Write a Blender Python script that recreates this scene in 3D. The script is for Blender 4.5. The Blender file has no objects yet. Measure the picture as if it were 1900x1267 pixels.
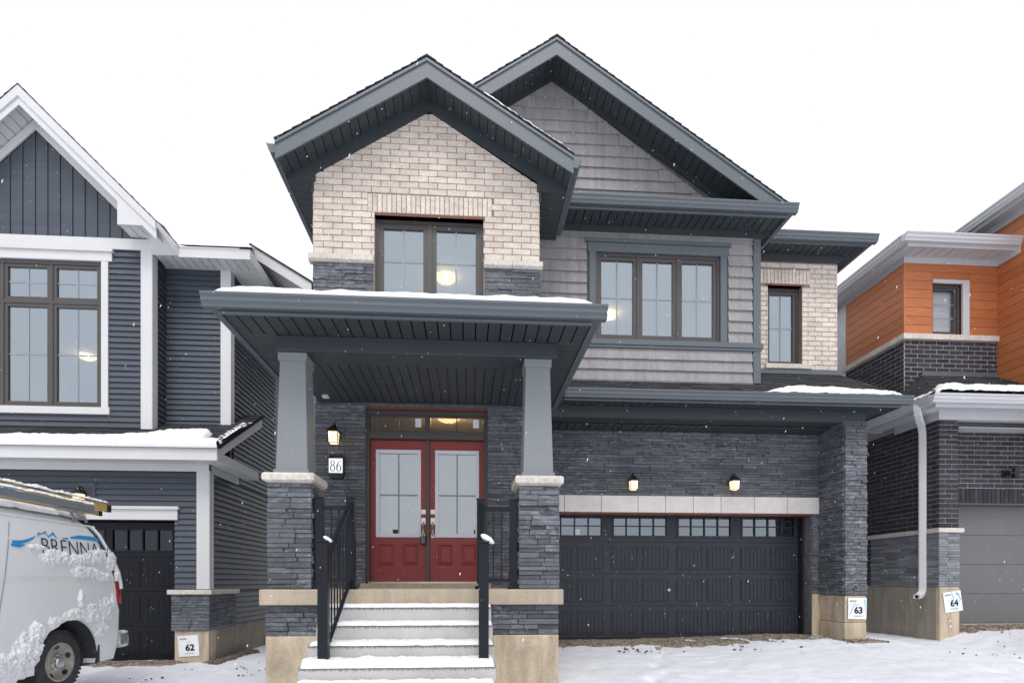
import bpy, bmesh, math, random
import numpy as np
from mathutils import Vector, Matrix, noise
random.seed(7)
R = math.radians
S = bpy.context.scene
COL = S.collection

# ------------------------------------------------------------------ camera, world, sun, exposure
YAW = math.atan(0.065)
cam_d = bpy.data.cameras.new('camera')
cam = bpy.data.objects.new('camera', cam_d)
COL.objects.link(cam)
cam.location = (0, 0, 1.0)
cam.rotation_euler = (R(90), 0, -YAW)
cam_d.sensor_width = 36.0
cam_d.lens = 36.0 * 1000 / 1900
cam_d.shift_x = 15 / 1900
cam_d.shift_y = 446.5 / 1900
cam_d.clip_start = 0.05
cam_d.clip_end = 3000
S.camera = cam

W = bpy.data.worlds.new('World')
S.world = W
W.use_nodes = True
nt = W.node_tree
nt.nodes.clear()
SUN_EL, SUN_AZ = R(58), R(180)
sky = nt.nodes.new('ShaderNodeTexSky')
sky.sky_type = 'NISHITA'
sky.sun_disc = False
sky.sun_elevation = SUN_EL
sky.sun_rotation = SUN_AZ
sky.dust_density = 4
sky.altitude = 200
bw = nt.nodes.new('ShaderNodeHueSaturation')
bw.inputs['Saturation'].default_value = 0.03
b1 = nt.nodes.new('ShaderNodeBackground'); b1.inputs[1].default_value = 0.05
b2 = nt.nodes.new('ShaderNodeBackground'); b2.inputs[0].default_value = (0.945, 0.955, 1.0, 1); b2.inputs[1].default_value = 0.62
ad = nt.nodes.new('ShaderNodeAddShader'); wo = nt.nodes.new('ShaderNodeOutputWorld')
nt.links.new(sky.outputs[0], bw.inputs['Color'])
veil = nt.nodes.new('ShaderNodeVectorMath'); veil.operation = 'MINIMUM'; veil.inputs[1].default_value = (3, 3, 3)   # cloud hides the glow round the sun
nt.links.new(bw.outputs[0], veil.inputs[0]); nt.links.new(veil.outputs[0], b1.inputs[0])
nt.links.new(b1.outputs[0], ad.inputs[0]); nt.links.new(b2.outputs[0], ad.inputs[1])
nt.links.new(ad.outputs[0], wo.inputs[0])

sd = bpy.data.lights.new('sun', 'SUN')
sd.energy = 1.2
sd.angle = R(28)
sd.color = (1.0, 0.97, 0.93)
sun = bpy.data.objects.new('sun', sd)
COL.objects.link(sun)
sun.location = (-6, -20, 30)
# the brighter part of the overcast is behind the camera
sun.rotation_euler = (Vector((0.0, 0.53, -0.848)).to_track_quat('-Z', 'Y')).to_euler()

S.view_settings.view_transform = 'Standard'
S.view_settings.look = 'None'
S.view_settings.exposure = 0.52
S.view_settings.gamma = 1.0
S.view_settings.use_curve_mapping = False
S.render.engine = 'CYCLES'
S.cycles.use_denoising = True
S.cycles.max_bounces = 8
S.cycles.transparent_max_bounces = 12
S.cycles.sample_clamp_indirect = 6

# ------------------------------------------------------------------ materials
def lin(*c):
    return tuple((v / 255 / 12.92 if v / 255 < .04045 else ((v / 255 + .055) / 1.055) ** 2.4) for v in c)

class NT:
    def __init__(s, name):
        s.m = bpy.data.materials.new(name); s.m.use_nodes = True
        s.t = s.m.node_tree; s.b = s.t.nodes['Principled BSDF']; s.out = s.t.nodes['Material Output']
    def n(s, typ, **kw):
        x = s.t.nodes.new(typ)
        for k, v in kw.items():
            if k in x.inputs: x.inputs[k].default_value = v
            else: setattr(x, k, v)
        return x
    def l(s, a, b): s.t.links.new(a, b)
    def coord(s, scale=(1, 1, 1), world=False):
        if world:
            c = s.n('ShaderNodeNewGeometry').outputs['Position']
        else:
            c = s.n('ShaderNodeTexCoord').outputs['Object']
        mp = s.n('ShaderNodeMapping'); mp.inputs['Scale'].default_value = scale
        s.l(c, mp.inputs[0]); return mp.outputs[0]
    def noise(s, vec, scale=5, detail=4, rough=.6):
        x = s.n('ShaderNodeTexNoise'); x.inputs['Scale'].default_value = scale
        x.inputs['Detail'].default_value = detail; x.inputs['Roughness'].default_value = rough
        s.l(vec, x.inputs['Vector']); return x.outputs['Fac']
    def ramp(s, fac, stops):
        x = s.n('ShaderNodeValToRGB'); e = x.color_ramp.elements
        while len(e) < len(stops): e.new(.5)
        for q, (p, c) in zip(e, stops):
            q.position = p; q.color = (c if len(c) == 4 else (*c, 1)) if hasattr(c, '__len__') else (c, c, c, 1)
        s.l(fac, x.inputs[0]); return x.outputs[0]
    def mix(s, fac, a, b, mode='MIX'):
        x = s.n('ShaderNodeMix', data_type='RGBA', blend_type=mode)
        for sock, v in ((x.inputs[0], fac), (x.inputs[6], a), (x.inputs[7], b)):
            if hasattr(v, 'links') or hasattr(v, 'is_linked'): s.l(v, sock)
            else: sock.default_value = v if not hasattr(v, '__len__') else (*v[:3], 1)
        return x.outputs[2]
    def rnd(s):
        o = s.n('ShaderNodeObjectInfo').outputs['Random']
        g = s.n('ShaderNodeNewGeometry').outputs['Random Per Island']
        a = s.n('ShaderNodeMath', operation='ADD'); s.l(o, a.inputs[0]); s.l(g, a.inputs[1])
        f = s.n('ShaderNodeMath', operation='FRACT'); s.l(a.outputs[0], f.inputs[0]); return f.outputs[0]
    def bump(s, h, strength=.3, dist=.01):
        x = s.n('ShaderNodeBump'); x.inputs['Strength'].default_value = strength; x.inputs['Distance'].default_value = dist
        s.l(h, x.inputs['Height']); s.l(x.outputs[0], s.b.inputs['Normal'])
    def base(s, v):
        if hasattr(v, '__len__'): s.b.inputs['Base Color'].default_value = (*v[:3], 1)
        else: s.l(v, s.b.inputs['Base Color'])
    def rough(s, v): s.b.inputs['Roughness'].default_value = v

def k(c, f): return tuple(x * f for x in c)

def piece_mat(name, col, var=.2, speck=.25, scale=30, rough=.85, bump=.4, stretch=(1, 1, 1), edge=None):
    """Colour that differs from piece to piece, with mottling and fine relief."""
    m = NT(name)
    r = m.ramp(m.rnd(), [(0, k(col, 1 - var)), (.5, col), (1, k(col, 1 + var))])
    v = m.coord(stretch, world=True)
    n1 = m.noise(v, scale, 5, .65)
    n2 = m.noise(v, scale * .13, 3, .5)
    d = m.ramp(n1, [(.3, 1 - speck), (.7, 1 + speck * .6)])
    c = m.mix(1.0, r, d, 'MULTIPLY')
    d2 = m.ramp(n2, [(.3, .88), (.7, 1.1)])
    c = m.mix(1.0, c, d2, 'MULTIPLY')
    if edge:
        w1 = m.noise(m.coord((1, 1, 3.5), world=True), 7, 6, .8)
        w2 = m.noise(m.coord(world=True), 1.1, 3, .6)
        ww = m.n('ShaderNodeMath', operation='MULTIPLY'); m.l(m.ramp(w1, [(.50, 0.0), (.64, 1.0)]), ww.inputs[0]); m.l(m.ramp(w2, [(.40, .12), (.58, .85)]), ww.inputs[1])
        c = m.mix(ww.outputs[0], c, edge)
    m.base(c); m.rough(rough)
    m.bump(n1, bump, .006)
    return m.m

def flat_mat(name, col, rough=.5, var=.05, scale=3, bump=0, spec=None, metal=0, fine=0):
    m = NT(name)
    v = m.coord(world=True)
    n1 = m.noise(v, scale, 5, .6)
    c = m.ramp(n1, [(.3, k(col, 1 - var)), (.7, k(col, 1 + var))])
    m.base(c); m.rough(rough)
    m.b.inputs['Metallic'].default_value = metal
    if spec is not None: m.b.inputs['Specular IOR Level'].default_value = spec
    if bump:
        n2 = m.noise(v, fine or 60, 4, .6)
        m.bump(n2, bump, .004)
    return m.m

M = {}
M['pale_brick'] = piece_mat('pale_brick', (.71, .622, .545), .10, .40, 42, .9, .5, (1, 1, 2.2))
M['pale_mortar'] = flat_mat('pale_mortar', (.27, .225, .20), .95, .1, 8, .3)
M['ledge_stone'] = piece_mat('ledge_stone', (.116, .126, .147), .32, .36, 26, .8, .8, (1, 1, 2.5), edge=(.32, .34, .38))
M['ledge_joint'] = flat_mat('ledge_joint', (.13, .14, .155), .95, .3, 9, .3)
M['cut_stone'] = piece_mat('cut_stone', (.66, .62, .56), .05, .25, 22, .9, .4)
M['lintel_stone'] = piece_mat('lintel_stone', (.68, .645, .635), .03, .08, 14, .9, .2)
M['gray_shingle'] = piece_mat('gray_shingle', (.318, .306, .310), .045, .2, 22, .75, .5, (3.2, 3.2, .18))
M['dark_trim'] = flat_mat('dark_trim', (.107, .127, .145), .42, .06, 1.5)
M['soffit'] = flat_mat('soffit', (.043, .053, .061), .5, .06, 2)  # also on beams and friezes: darker than their trim, standing in for eave shade
M['column_paint'] = flat_mat('column_paint', (.225, .245, .262), .6, .03, 2)
M['window_brown'] = flat_mat('window_brown', (.075, .067, .066), .4, .06, 3)
M['white_trim'] = flat_mat('white_trim', (.66, .66, .67), .45, .03, 2)
M['white_soffit'] = flat_mat('white_soffit', (.66, .67, .68), .55, .03, 2)
M['navy_siding'] = piece_mat('navy_siding', (.064, .079, .104), .05, .10, 12, .48, .1, (.4, .4, 6))
M['silver_trim'] = flat_mat('silver_trim', (.56, .57, .60), .4, .04, 2)
M['silver_soffit'] = flat_mat('silver_soffit', (.55, .565, .59), .5, .04, 2)
M['dark_brick'] = piece_mat('dark_brick', (.036, .036, .048), .35, .35, 45, .85, .5)
M['gray_mortar'] = flat_mat('gray_mortar', (.37, .355, .355), .95, .1, 8, .3)
M['gray_ledge'] = piece_mat('gray_ledge', (.24, .25, .28), .3, .3, 30, .85, .5)
M['steel_gray'] = flat_mat('steel_gray', (.15, .15, .157), .5, .04, 2)
M['red_steel'] = flat_mat('red_lintel_steel', (.20, .055, .04), .6, .15, 12)
M['door_red'] = flat_mat('door_red', (.275, .038, .038), .42, .05, 4)
M['door_white'] = flat_mat('door_white', (.72, .73, .80), .4, .03, 4)
M['garage_navy'] = flat_mat('garage_navy', (.029, .034, .046), .36, .08, 4, .12, .3, fine=90)
M['garage_black'] = flat_mat('garage_black', (.010, .012, .017), .30, .1, 4, .1, .18, fine=90)
M['iron'] = flat_mat('black_iron', (.012, .015, .021), .38, .1, 6, 0, .22)
M['black'] = flat_mat('black_metal', (.012, .012, .014), .4, .1, 6)
M['nickel'] = flat_mat('brushed_nickel', (.62, .58, .54), .3, .05, 20, metal=.9)
M['step_concrete'] = None
M['asphalt_shingle'] = piece_mat('asphalt_shingle', (.042, .045, .052), .35, .5, 70, .95, .6)
M['interior'] = flat_mat('interior_wall', (.66, .65, .62), .9, .03, 2)
M['paper'] = flat_mat('white_paper', (.86, .87, .90), .7, .03, 10)
M['ink'] = flat_mat('black_ink', (.02, .02, .025), .7, .1, 10)
M['gray_ink'] = flat_mat('gray_ink', (.30, .31, .33), .7, .1, 10)
M['blue_ink'] = flat_mat('blue_print', (.02, .29, .70), .5, .05, 10)
M['navy_ink'] = flat_mat('navy_print', (.03, .035, .10), .5, .05, 10)
M['pale_blue_ink'] = flat_mat('pale_blue_print', (.28, .58, .80), .7, .15, 14)
M['van_white'] = flat_mat('van_white_paint', (.82, .835, .86), .25, .02, 2)
M['rubber'] = flat_mat('tyre_rubber', (.045, .046, .050), .85, .35, 18, .3)
M['dirty_steel'] = flat_mat('dirty_steel', (.40, .37, .33), .5, .3, 12, metal=.35)
M['chrome'] = flat_mat('worn_chrome', (.55, .55, .56), .25, .2, 10, metal=.8)
M['red_lens'] = flat_mat('red_lens', (.35, .012, .02), .2, .05, 5)
M['fibreglass'] = flat_mat('yellow_fibreglass', (.62, .42, .13), .55, .12, 9)
M['aluminium'] = flat_mat('grey_aluminium', (.26, .29, .32), .45, .1, 8, metal=.3)

def mk_wood(name, c0, stretch):
    m = NT(name)
    v = m.coord(stretch, world=True)
    g = m.noise(v, 9, 6, .7)
    r = m.ramp(m.rnd(), [(0, .9), (1, 1.08)])
    c = m.ramp(g, [(.3, k(c0, .72)), (.52, c0), (.75, k(c0, 1.2))])
    m.base(m.mix(1.0, c, r, 'MULTIPLY')); m.rough(.5)
    m.bump(g, .12, .004)
    return m.m
M['orange_wood'] = mk_wood('orange_wood', (.50, .165, .060), (.5, .5, 9))

def mk_concrete(name, col, stain, horizontal=.0, warm=None):
    m = NT(name)
    v = m.coord(world=True)
    vs = m.coord((3, 3, .5), world=True)
    n1 = m.noise(v, 1.6, 6, .65); n2 = m.noise(vs, 2.5, 4, .6); n3 = m.noise(v, 40, 4, .7)
    c = m.ramp(n1, [(.28, k(col, .60)), (.45, k(col, .92)), (.58, col), (.8, k(col, 1.2))])
    c = m.mix(m.ramp(n2, [(.42, 0.0), (.68, .75)]), c, stain)
    c = m.mix(1.0, c, m.ramp(n3, [(.25, .82), (.6, 1.05)]), 'MULTIPLY')
    vo = m.n('ShaderNodeTexVoronoi'); vo.inputs['Scale'].default_value = 9
    m.l(v, vo.inputs['Vector'])
    c = m.mix(1.0, c, m.ramp(vo.outputs['Distance'], [(.0, .45), (.07, 1.0)]), 'MULTIPLY')
    m.base(c); m.rough(.9); m.bump(n3, .35, .006)
    return m.m
M['tan_concrete'] = mk_concrete('tan_concrete', (.62, .515, .385), (.33, .265, .20))
M['shaded_concrete'] = mk_concrete('tan_concrete_shaded', (.36, .315, .26), (.25, .22, .185))  # darker copy of the tan concrete: shade of the side faces painted in
M['slab_concrete'] = mk_concrete('slab_concrete', (.50, .42, .32), (.36, .31, .255))

def mk_step():
    m = NT('step_concrete')
    v = m.coord()
    n1 = m.noise(m.coord(world=True), 3, 5, .6); n3 = m.noise(m.coord(world=True), 45, 3, .6)
    c = m.ramp(n1, [(.3, (.46, .455, .45)), (.7, (.56, .555, .55))])
    c = m.mix(1.0, c, m.ramp(n3, [(.3, .93), (.7, 1.03)]), 'MULTIPLY')
    # meltwater has run down from the snow on each tread: a ragged wet edge
    sx = m.n('ShaderNodeSeparateXYZ'); m.l(v, sx.inputs[0])
    dn = m.noise(m.coord((28, 28, 1)), 1.6, 3, .75)
    t = m.n('ShaderNodeMath', operation='MULTIPLY_ADD'); m.l(dn, t.inputs[0])
    t.inputs[1].default_value = -.13; t.inputs[2].default_value = .030
    gt = m.n('ShaderNodeMath', operation='GREATER_THAN'); m.l(sx.outputs[2], gt.inputs[0]); m.l(t.outputs[0], gt.inputs[1])
    c = m.mix(gt.outputs[0], c, (.27, .26, .245))
    m.base(c); m.rough(.85); m.bump(n3, .2, .004)
    return m.m
M['step_concrete'] = mk_step()

def mk_snow(name='snow', scale=14):
    m = NT(name)
    v = m.coord(world=True)
    n1 = m.noise(v, scale, 6, .65); n2 = m.noise(v, 90, 3, .6)
    c = m.ramp(n1, [(.3, (.83, .85, .89)), (.7, (.90, .91, .935))])
    m.base(c); m.rough(.75)
    mm = m.n('ShaderNodeMath', operation='ADD'); m.l(n1, mm.inputs[0]); m.l(n2, mm.inputs[1])
    m.bump(mm.outputs[0], .35, .02)
    m.b.inputs['Subsurface Weight'].default_value = .0
    return m.m
M['snow'] = mk_snow()

def mk_glass(name, refl, tint, trans):
    m = NT(name)
    m.t.nodes.remove(m.b)
    tr = m.n('ShaderNodeBsdfTransparent'); tr.inputs[0].default_value = (*trans, 1)
    gl = m.n('ShaderNodeBsdfGlossy'); gl.inputs['Color'].default_value = (*tint, 1); gl.inputs['Roughness'].default_value = .015
    nz = m.noise(m.coord(world=True), 1.3, 1, .4)
    bp = m.n('ShaderNodeBump'); bp.inputs['Strength'].default_value = .02; bp.inputs['Distance'].default_value = .02
    m.l(nz, bp.inputs['Height']); m.l(bp.outputs[0], gl.inputs['Normal'])
    mx = m.n('ShaderNodeMixShader'); mx.inputs[0].default_value = refl
    m.l(tr.outputs[0], mx.inputs[1]); m.l(gl.outputs[0], mx.inputs[2]); m.l(mx.outputs[0], m.out.inputs[0])
    return m.m
M['glass'] = mk_glass('coated_window_glass', .32, (.82, .90, .97), (.80, .87, .92))
M['door_glass'] = mk_glass('door_glass', .28, (.86, .92, .96), (.80, .85, .88))
M['garage_glass'] = mk_glass('garage_glass', .24, (.74, .83, .92), (.55, .6, .65))
M['transom_glass'] = mk_glass('transom_glass', .16, (.8, .85, .9), (.85, .84, .80))
M['dark_garage_glass'] = mk_glass('dark_garage_glass', .07, (.6, .7, .8), (.25, .28, .3))
M['clear_glass'] = mk_glass('clear_glass', .06, (.7, .8, .9), (.96, .98, 1.0))
M['van_glass'] = mk_glass('van_glass', .25, (.8, .85, .9), (.08, .09, .10))

def mk_emit(name, col, strength):
    m = NT(name); m.base(col)
    m.b.inputs['Emission Color'].default_value = (*col, 1)
    m.b.inputs['Emission Strength'].default_value = strength
    return m.m
M['lamp_glow'] = mk_emit('lamp_glow', (1.0, .74, .42), 1.7)
def mk_shade():
    m = NT('frosted_shade'); m.t.nodes.remove(m.b)
    e = m.n('ShaderNodeEmission'); e.inputs[0].default_value = (1, .66, .32, 1); e.inputs[1].default_value = 2.2
    t = m.n('ShaderNodeBsdfTransparent'); t.inputs[0].default_value = (1, .86, .66, 1)
    x = m.n('ShaderNodeMixShader'); x.inputs[0].default_value = .55
    m.l(t.outputs[0], x.inputs[1]); m.l(e.outputs[0], x.inputs[2]); m.l(x.outputs[0], m.out.inputs[0])
    return m.m
M['dome_glow'] = mk_shade()
M['lit_face'] = mk_emit('backlit_number_face', (.86, .87, .92), .42)
M['bulb_glow'] = mk_emit('bulb_glow', (1.0, .86, .62), 10.0)

# ------------------------------------------------------------------ builders
class Fr:
    """A plane to build on: origin O, axes U and V in the plane, N out of it."""
    def __init__(s, O, U, V):
        s.O = Vector(O); s.U = Vector(U).normalized(); s.V = Vector(V).normalized()
        s.N = s.U.cross(s.V).normalized()
        s.rot = Matrix((s.U, s.V, s.N)).transposed()
    def p(s, u, v, n=0): return s.O + s.U * u + s.V * v + s.N * n
def front(y): return Fr((0, y, 0), (1, 0, 0), (0, 0, 1))          # faces the street; u = x, v = z
def face_left(x): return Fr((x, 0, 0), (0, -1, 0), (0, 0, 1))     # u = -y
def face_right(x): return Fr((x, 0, 0), (0, 1, 0), (0, 0, 1))     # u = y
def face_down(z): return Fr((0, 0, z), (1, 0, 0), (0, -1, 0))     # u = x, v = -y

def link(name, me, mat, parent=None, loc=None, rot=None):
    o = bpy.data.objects.new(name, me)
    COL.objects.link(o)
    if mat is not None and not me.materials: me.materials.append(mat)
    if parent is not None: o.parent = parent
    m4 = (rot.to_4x4() if rot is not None else Matrix())
    if loc is not None: m4.translation = Vector(loc)
    if parent is not None:
        m4 = wmat(parent).inverted() @ m4
    o.matrix_basis = m4
    return o
def wmat(o):
    m = o.matrix_basis.copy()
    while o.parent is not None:
        o = o.parent; m = o.matrix_basis @ m
    return m
def tag(o, label=None, cat=None, group=None, kind=None):
    for a, b in (('label', label), ('category', cat), ('group', group), ('kind', kind)):
        if b: o[a] = b
    return o
def thing(name, label, cat, loc, group=None, rz=0):
    o = bpy.data.objects.new(name, None); COL.objects.link(o)
    o.empty_display_size = .2
    o.matrix_basis = Matrix.Translation(Vector(loc)) @ Matrix.Rotation(rz, 4, 'Z')
    return tag(o, label, cat, group)

class MB:
    """Collects solids in world space, then becomes ONE mesh object."""
    def __init__(s): s.v = []; s.f = []
    def box(s, x0, x1, y0, y1, z0, z1):
        b = len(s.v)
        s.v += [(x, y, z) for z in (z0, z1) for y in (y0, y1) for x in (x0, x1)]
        s.f += [tuple(b + i for i in q) for q in ((0, 2, 3, 1), (4, 5, 7, 6), (0, 1, 5, 4), (2, 6, 7, 3), (0, 4, 6, 2), (1, 3, 7, 5))]
        return s
    def fbox(s, fr, u0, u1, v0, v1, n0, n1):
        return s.prism(fr, [(u0, v0), (u1, v0), (u1, v1), (u0, v1)], n0, n1)
    def prism(s, fr, poly, n0, n1):
        b = len(s.v); c = len(poly)
        s.v += [tuple(fr.p(u, v, n0)) for u, v in poly] + [tuple(fr.p(u, v, n1)) for u, v in poly]
        s.f.append(tuple(b + c + i for i in range(c))); s.f.append(tuple(b + i for i in reversed(range(c))))
        for i in range(c):
            j = (i + 1) % c
            s.f.append((b + i, b + j, b + c + j, b + c + i))
        return s
    def loft(s, rings, cap=True, closed=True):
        b = len(s.v); c = len(rings[0])
        for r in rings: s.v += [tuple(p) for p in r]
        for i in range(len(rings) - 1):
            for j in range(c if closed else c - 1):
                q = (j + 1) % c
                s.f.append((b + i * c + j, b + i * c + q, b + (i + 1) * c + q, b + (i + 1) * c + j))
        if cap:
            s.f.append(tuple(b + j for j in reversed(range(c))))
            e = b + (len(rings) - 1) * c
            s.f.append(tuple(e + j for j in range(c)))
        return s
    def tube(s, pts, r, sides=8, squash=None):
        pts = [Vector(p) for p in pts]; rings = []
        for i, p in enumerate(pts):
            d = (pts[min(i + 1, len(pts) - 1)] - pts[max(i - 1, 0)]).normalized()
            a = d.cross(Vector((0, 0, 1)))
            if a.length < 1e-3: a = Vector((1, 0, 0))
            a.normalize(); b = d.cross(a)
            rr = r[i] if hasattr(r, '__len__') else r
            rings.append([p + a * math.cos(t) * rr + b * math.sin(t) * rr for t in [2 * math.pi * q / sides for q in range(sides)]])
        return s.loft(rings)
    def lathe(s, c, axis, prof, sides=24):
        """prof: (distance along axis, radius) pairs."""
        c = Vector(c); ax = Vector(axis).normalized()
        a = ax.orthogonal().normalized(); b = ax.cross(a)
        rings = [[c + ax * h + (a * math.cos(t) + b * math.sin(t)) * r for t in [2 * math.pi * q / sides for q in range(sides)]] for h, r in prof]
        return s.loft(rings)
    def mesh(s, name, origin=(0, 0, 0)):
        o = Vector(origin)
        me = bpy.data.meshes.new(name)
        me.from_pydata([tuple(Vector(v) - o) for v in s.v], [], s.f)
        bm = bmesh.new(); bm.from_mesh(me)
        bmesh.ops.recalc_face_normals(bm, faces=bm.faces)
        bm.to_mesh(me); bm.free()
        return me
    def obj(s, name, mat, parent=None, smooth=False, bevel=0, origin=None):
        if origin is None:
            a = np.array(s.v); origin = tuple((a.min(0) + a.max(0)) / 2)
        me = s.mesh(name, origin)
        if smooth:
            for p in me.polygons: p.use_smooth = True
        o = link(name, me, mat, parent, origin)
        if bevel:
            b = o.modifiers.new('bevel', 'BEVEL'); b.width = bevel; b.segments = 2; b.limit_method = 'ANGLE'
        return o

_rect = {}
def rect_mesh(name, w, h, d, c, wedge, mat=None):
    key = (name, mat.name if mat else '', round(w, 3), round(h, 3), round(d, 3), c, wedge)
    if key in _rect: return _rect[key]
    w2, h2 = w / 2, h / 2; t = d * (1 - wedge)
    c = min(c, w2 * .4, h2 * .4)
    v = [(-w2, -h2, 0), (w2, -h2, 0), (w2, h2, 0), (-w2, h2, 0)]
    v += [(-w2, -h2, d - c), (w2, -h2, d - c), (w2, h2, max(t - c, .001)), (-w2, h2, max(t - c, .001))]
    v += [(-w2 + c, -h2 + c, d), (w2 - c, -h2 + c, d), (w2 - c, h2 - c, t), (-w2 + c, h2 - c, t)]
    f = [(8, 9, 10, 11)]
    for i in range(4):
        j = (i + 1) % 4
        f += [(i, j, 4 + j, 4 + i), (4 + i, 4 + j, 8 + j, 8 + i)]
    me = bpy.data.meshes.new(name); me.from_pydata(v, [], f)
    _rect[key] = me
    return me

def clip_poly(poly, conv):
    """Clip poly by the convex counter-clockwise polygon conv."""
    out = poly
    for i in range(len(conv)):
        (ax, ay), (bx, by) = conv[i], conv[(i + 1) % len(conv)]
        inp, out = out, []
        def side(p): return (bx - ax) * (p[1] - ay) - (by - ay) * (p[0] - ax)
        for j in range(len(inp)):
            p, q = inp[j], inp[(j + 1) % len(inp)]
            sp, sq = side(p), side(q)
            if sp >= 0: out.append(p)
            if (sp >= 0) != (sq >= 0):
                t = sp / (sp - sq); out.append((p[0] + (q[0] - p[0]) * t, p[1] + (q[1] - p[1]) * t))
        if len(out) < 3: return []
    return out
def area(poly):
    return abs(sum(poly[i][0] * poly[(i + 1) % len(poly)][1] - poly[(i + 1) % len(poly)][0] * poly[i][1] for i in range(len(poly)))) / 2

class Pieces:
    """Alike pieces of one thing: the ones that show largest become parts, the rest one joined part."""
    def __init__(s, name, mat, joined, cap=290):
        s.name, s.mat, s.joined, s.cap, s.items = name, mat, joined, cap, []
    def add(s, fr, u0, u1, v0, v1, d, parent, c=.004, wedge=0, clip=None, tilt=0):
        poly = None
        if clip:
            full = [(u0, v0), (u1, v0), (u1, v1), (u0, v1)]
            poly = clip_poly(full, clip)
            if len(poly) < 3 or area(poly) < .0012: return
            if area(poly) > .995 * (u1 - u0) * (v1 - v0): poly = None
        ctr = fr.p((u0 + u1) / 2, (v0 + v1) / 2)
        a = area(poly) if poly else (u1 - u0) * (v1 - v0)
        wgt = a / max(ctr.length_squared, .1)
        view = (Vector((0, 0, 1)) - ctr).normalized()
        wgt *= max(0.02, view.dot(fr.N))
        s.items.append((wgt, fr, u0, u1, v0, v1, d, parent, c, wedge, poly))
    def finish(s, thing_root):
        s.items.sort(key=lambda t: -t[0])
        for (w, fr, u0, u1, v0, v1, d, parent, c, wedge, poly) in s.items[:s.cap]:
            if poly:
                cx = sum(p[0] for p in poly) / len(poly); cy = sum(p[1] for p in poly) / len(poly)
                b = MB(); loc = Fr((0, 0, 0), (1, 0, 0), (0, 1, 0))
                b.prism(loc, [(p[0] - cx, p[1] - cy) for p in poly], 0, d)
                me = b.mesh(s.name)
                link(s.name, me, s.mat, parent, fr.p(cx, cy), fr.rot)
            else:
                me = rect_mesh(s.name, u1 - u0, v1 - v0, d, c, wedge, s.mat)
                link(s.name, me, s.mat, parent, fr.p((u0 + u1) / 2, (v0 + v1) / 2), fr.rot)
        rest = s.items[s.cap:]
        if rest:
            V = []; F = []
            for (w, fr, u0, u1, v0, v1, d, parent, c, wedge, poly) in rest:
                b = len(V)
                if poly:
                    n = len(poly)
                    V += [tuple(fr.p(u, v, 0)) for u, v in poly] + [tuple(fr.p(u, v, d)) for u, v in poly]
                    F.append(tuple(b + n + i for i in range(n)))
                    F += [(b + i, b + (i + 1) % n, b + n + (i + 1) % n, b + n + i) for i in range(n)]
                else:
                    me = rect_mesh(s.name, u1 - u0, v1 - v0, d, c, wedge, s.mat)
                    o = fr.p((u0 + u1) / 2, (v0 + v1) / 2)
                    V += [tuple(o + fr.rot @ q.co) for q in me.vertices]
                    F += [tuple(b + i for i in p.vertices) for p in me.polygons]
            me = bpy.data.meshes.new(s.joined); me.from_pydata(V, [], F)
            tag(link(s.joined, me, s.mat, thing_root, (0, 0, 0)), kind='stuff')

def spans(u0, u1, v0, v1, holes):
    """u-intervals of a course (v0..v1) left over by the holes."""
    iv = [(u0, u1)]
    for (a, b, c, d) in holes:
        if d > v0 + .012 and c < v1 - .012:
            nx = []
            for (p, q) in iv:
                if b <= p or a >= q: nx.append((p, q)); continue
                if a > p: nx.append((p, a))
                if b < q: nx.append((b, q))
            iv = nx
    return iv

def lay_bricks(P, fr, u0, u1, v0, v1, parent, holes=(), clip=None, L=.257, H=.079, J=.010, d=.012, phase=0):
    r = 0; v = v0 + J / 2
    while v + .03 < v1:
        h = min(H, v1 - v - J / 2)
        for (a, b) in spans(u0, u1, v, v + h, holes):
            off = ((r + phase) % 2) * (L + J) / 2
            kk = math.floor((a - u0 - off) / (L + J))
            s = u0 + off + kk * (L + J)
            while s < b:
                p, q = max(s + J / 2, a), min(s + J / 2 + L, b)
                if q - p > .022:
                    P.add(fr, p, q, v, v + h, d + random.uniform(-.002, .003), parent, .003, clip=clip)
                s += L + J
        v += H + J; r += 1

def lay_ledge(P, fr, u0, u1, v0, v1, parent, holes=(), lo=.16, hi=.5, hs=(.044, .052, .062), d0=.014, d1=.044):
    v = v0
    while v < v1 - .015:
        h = random.choice(hs)
        if v + h > v1 - .02: h = v1 - v
        two = random.random() < .4 and v + h + .05 < v1
        for (a, b) in spans(u0, u1, v, v + h, holes):
            s = a
            while s < b - .004:
                w = round(random.uniform(lo, hi), 2)
                if b - s - w < .09: w = b - s
                d = round(random.uniform(d0, d1), 3)
                P.add(fr, s + .002, s + w - .002, v + .002, v + h - .002, d, parent, .004)
                s += w
        v += h

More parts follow.
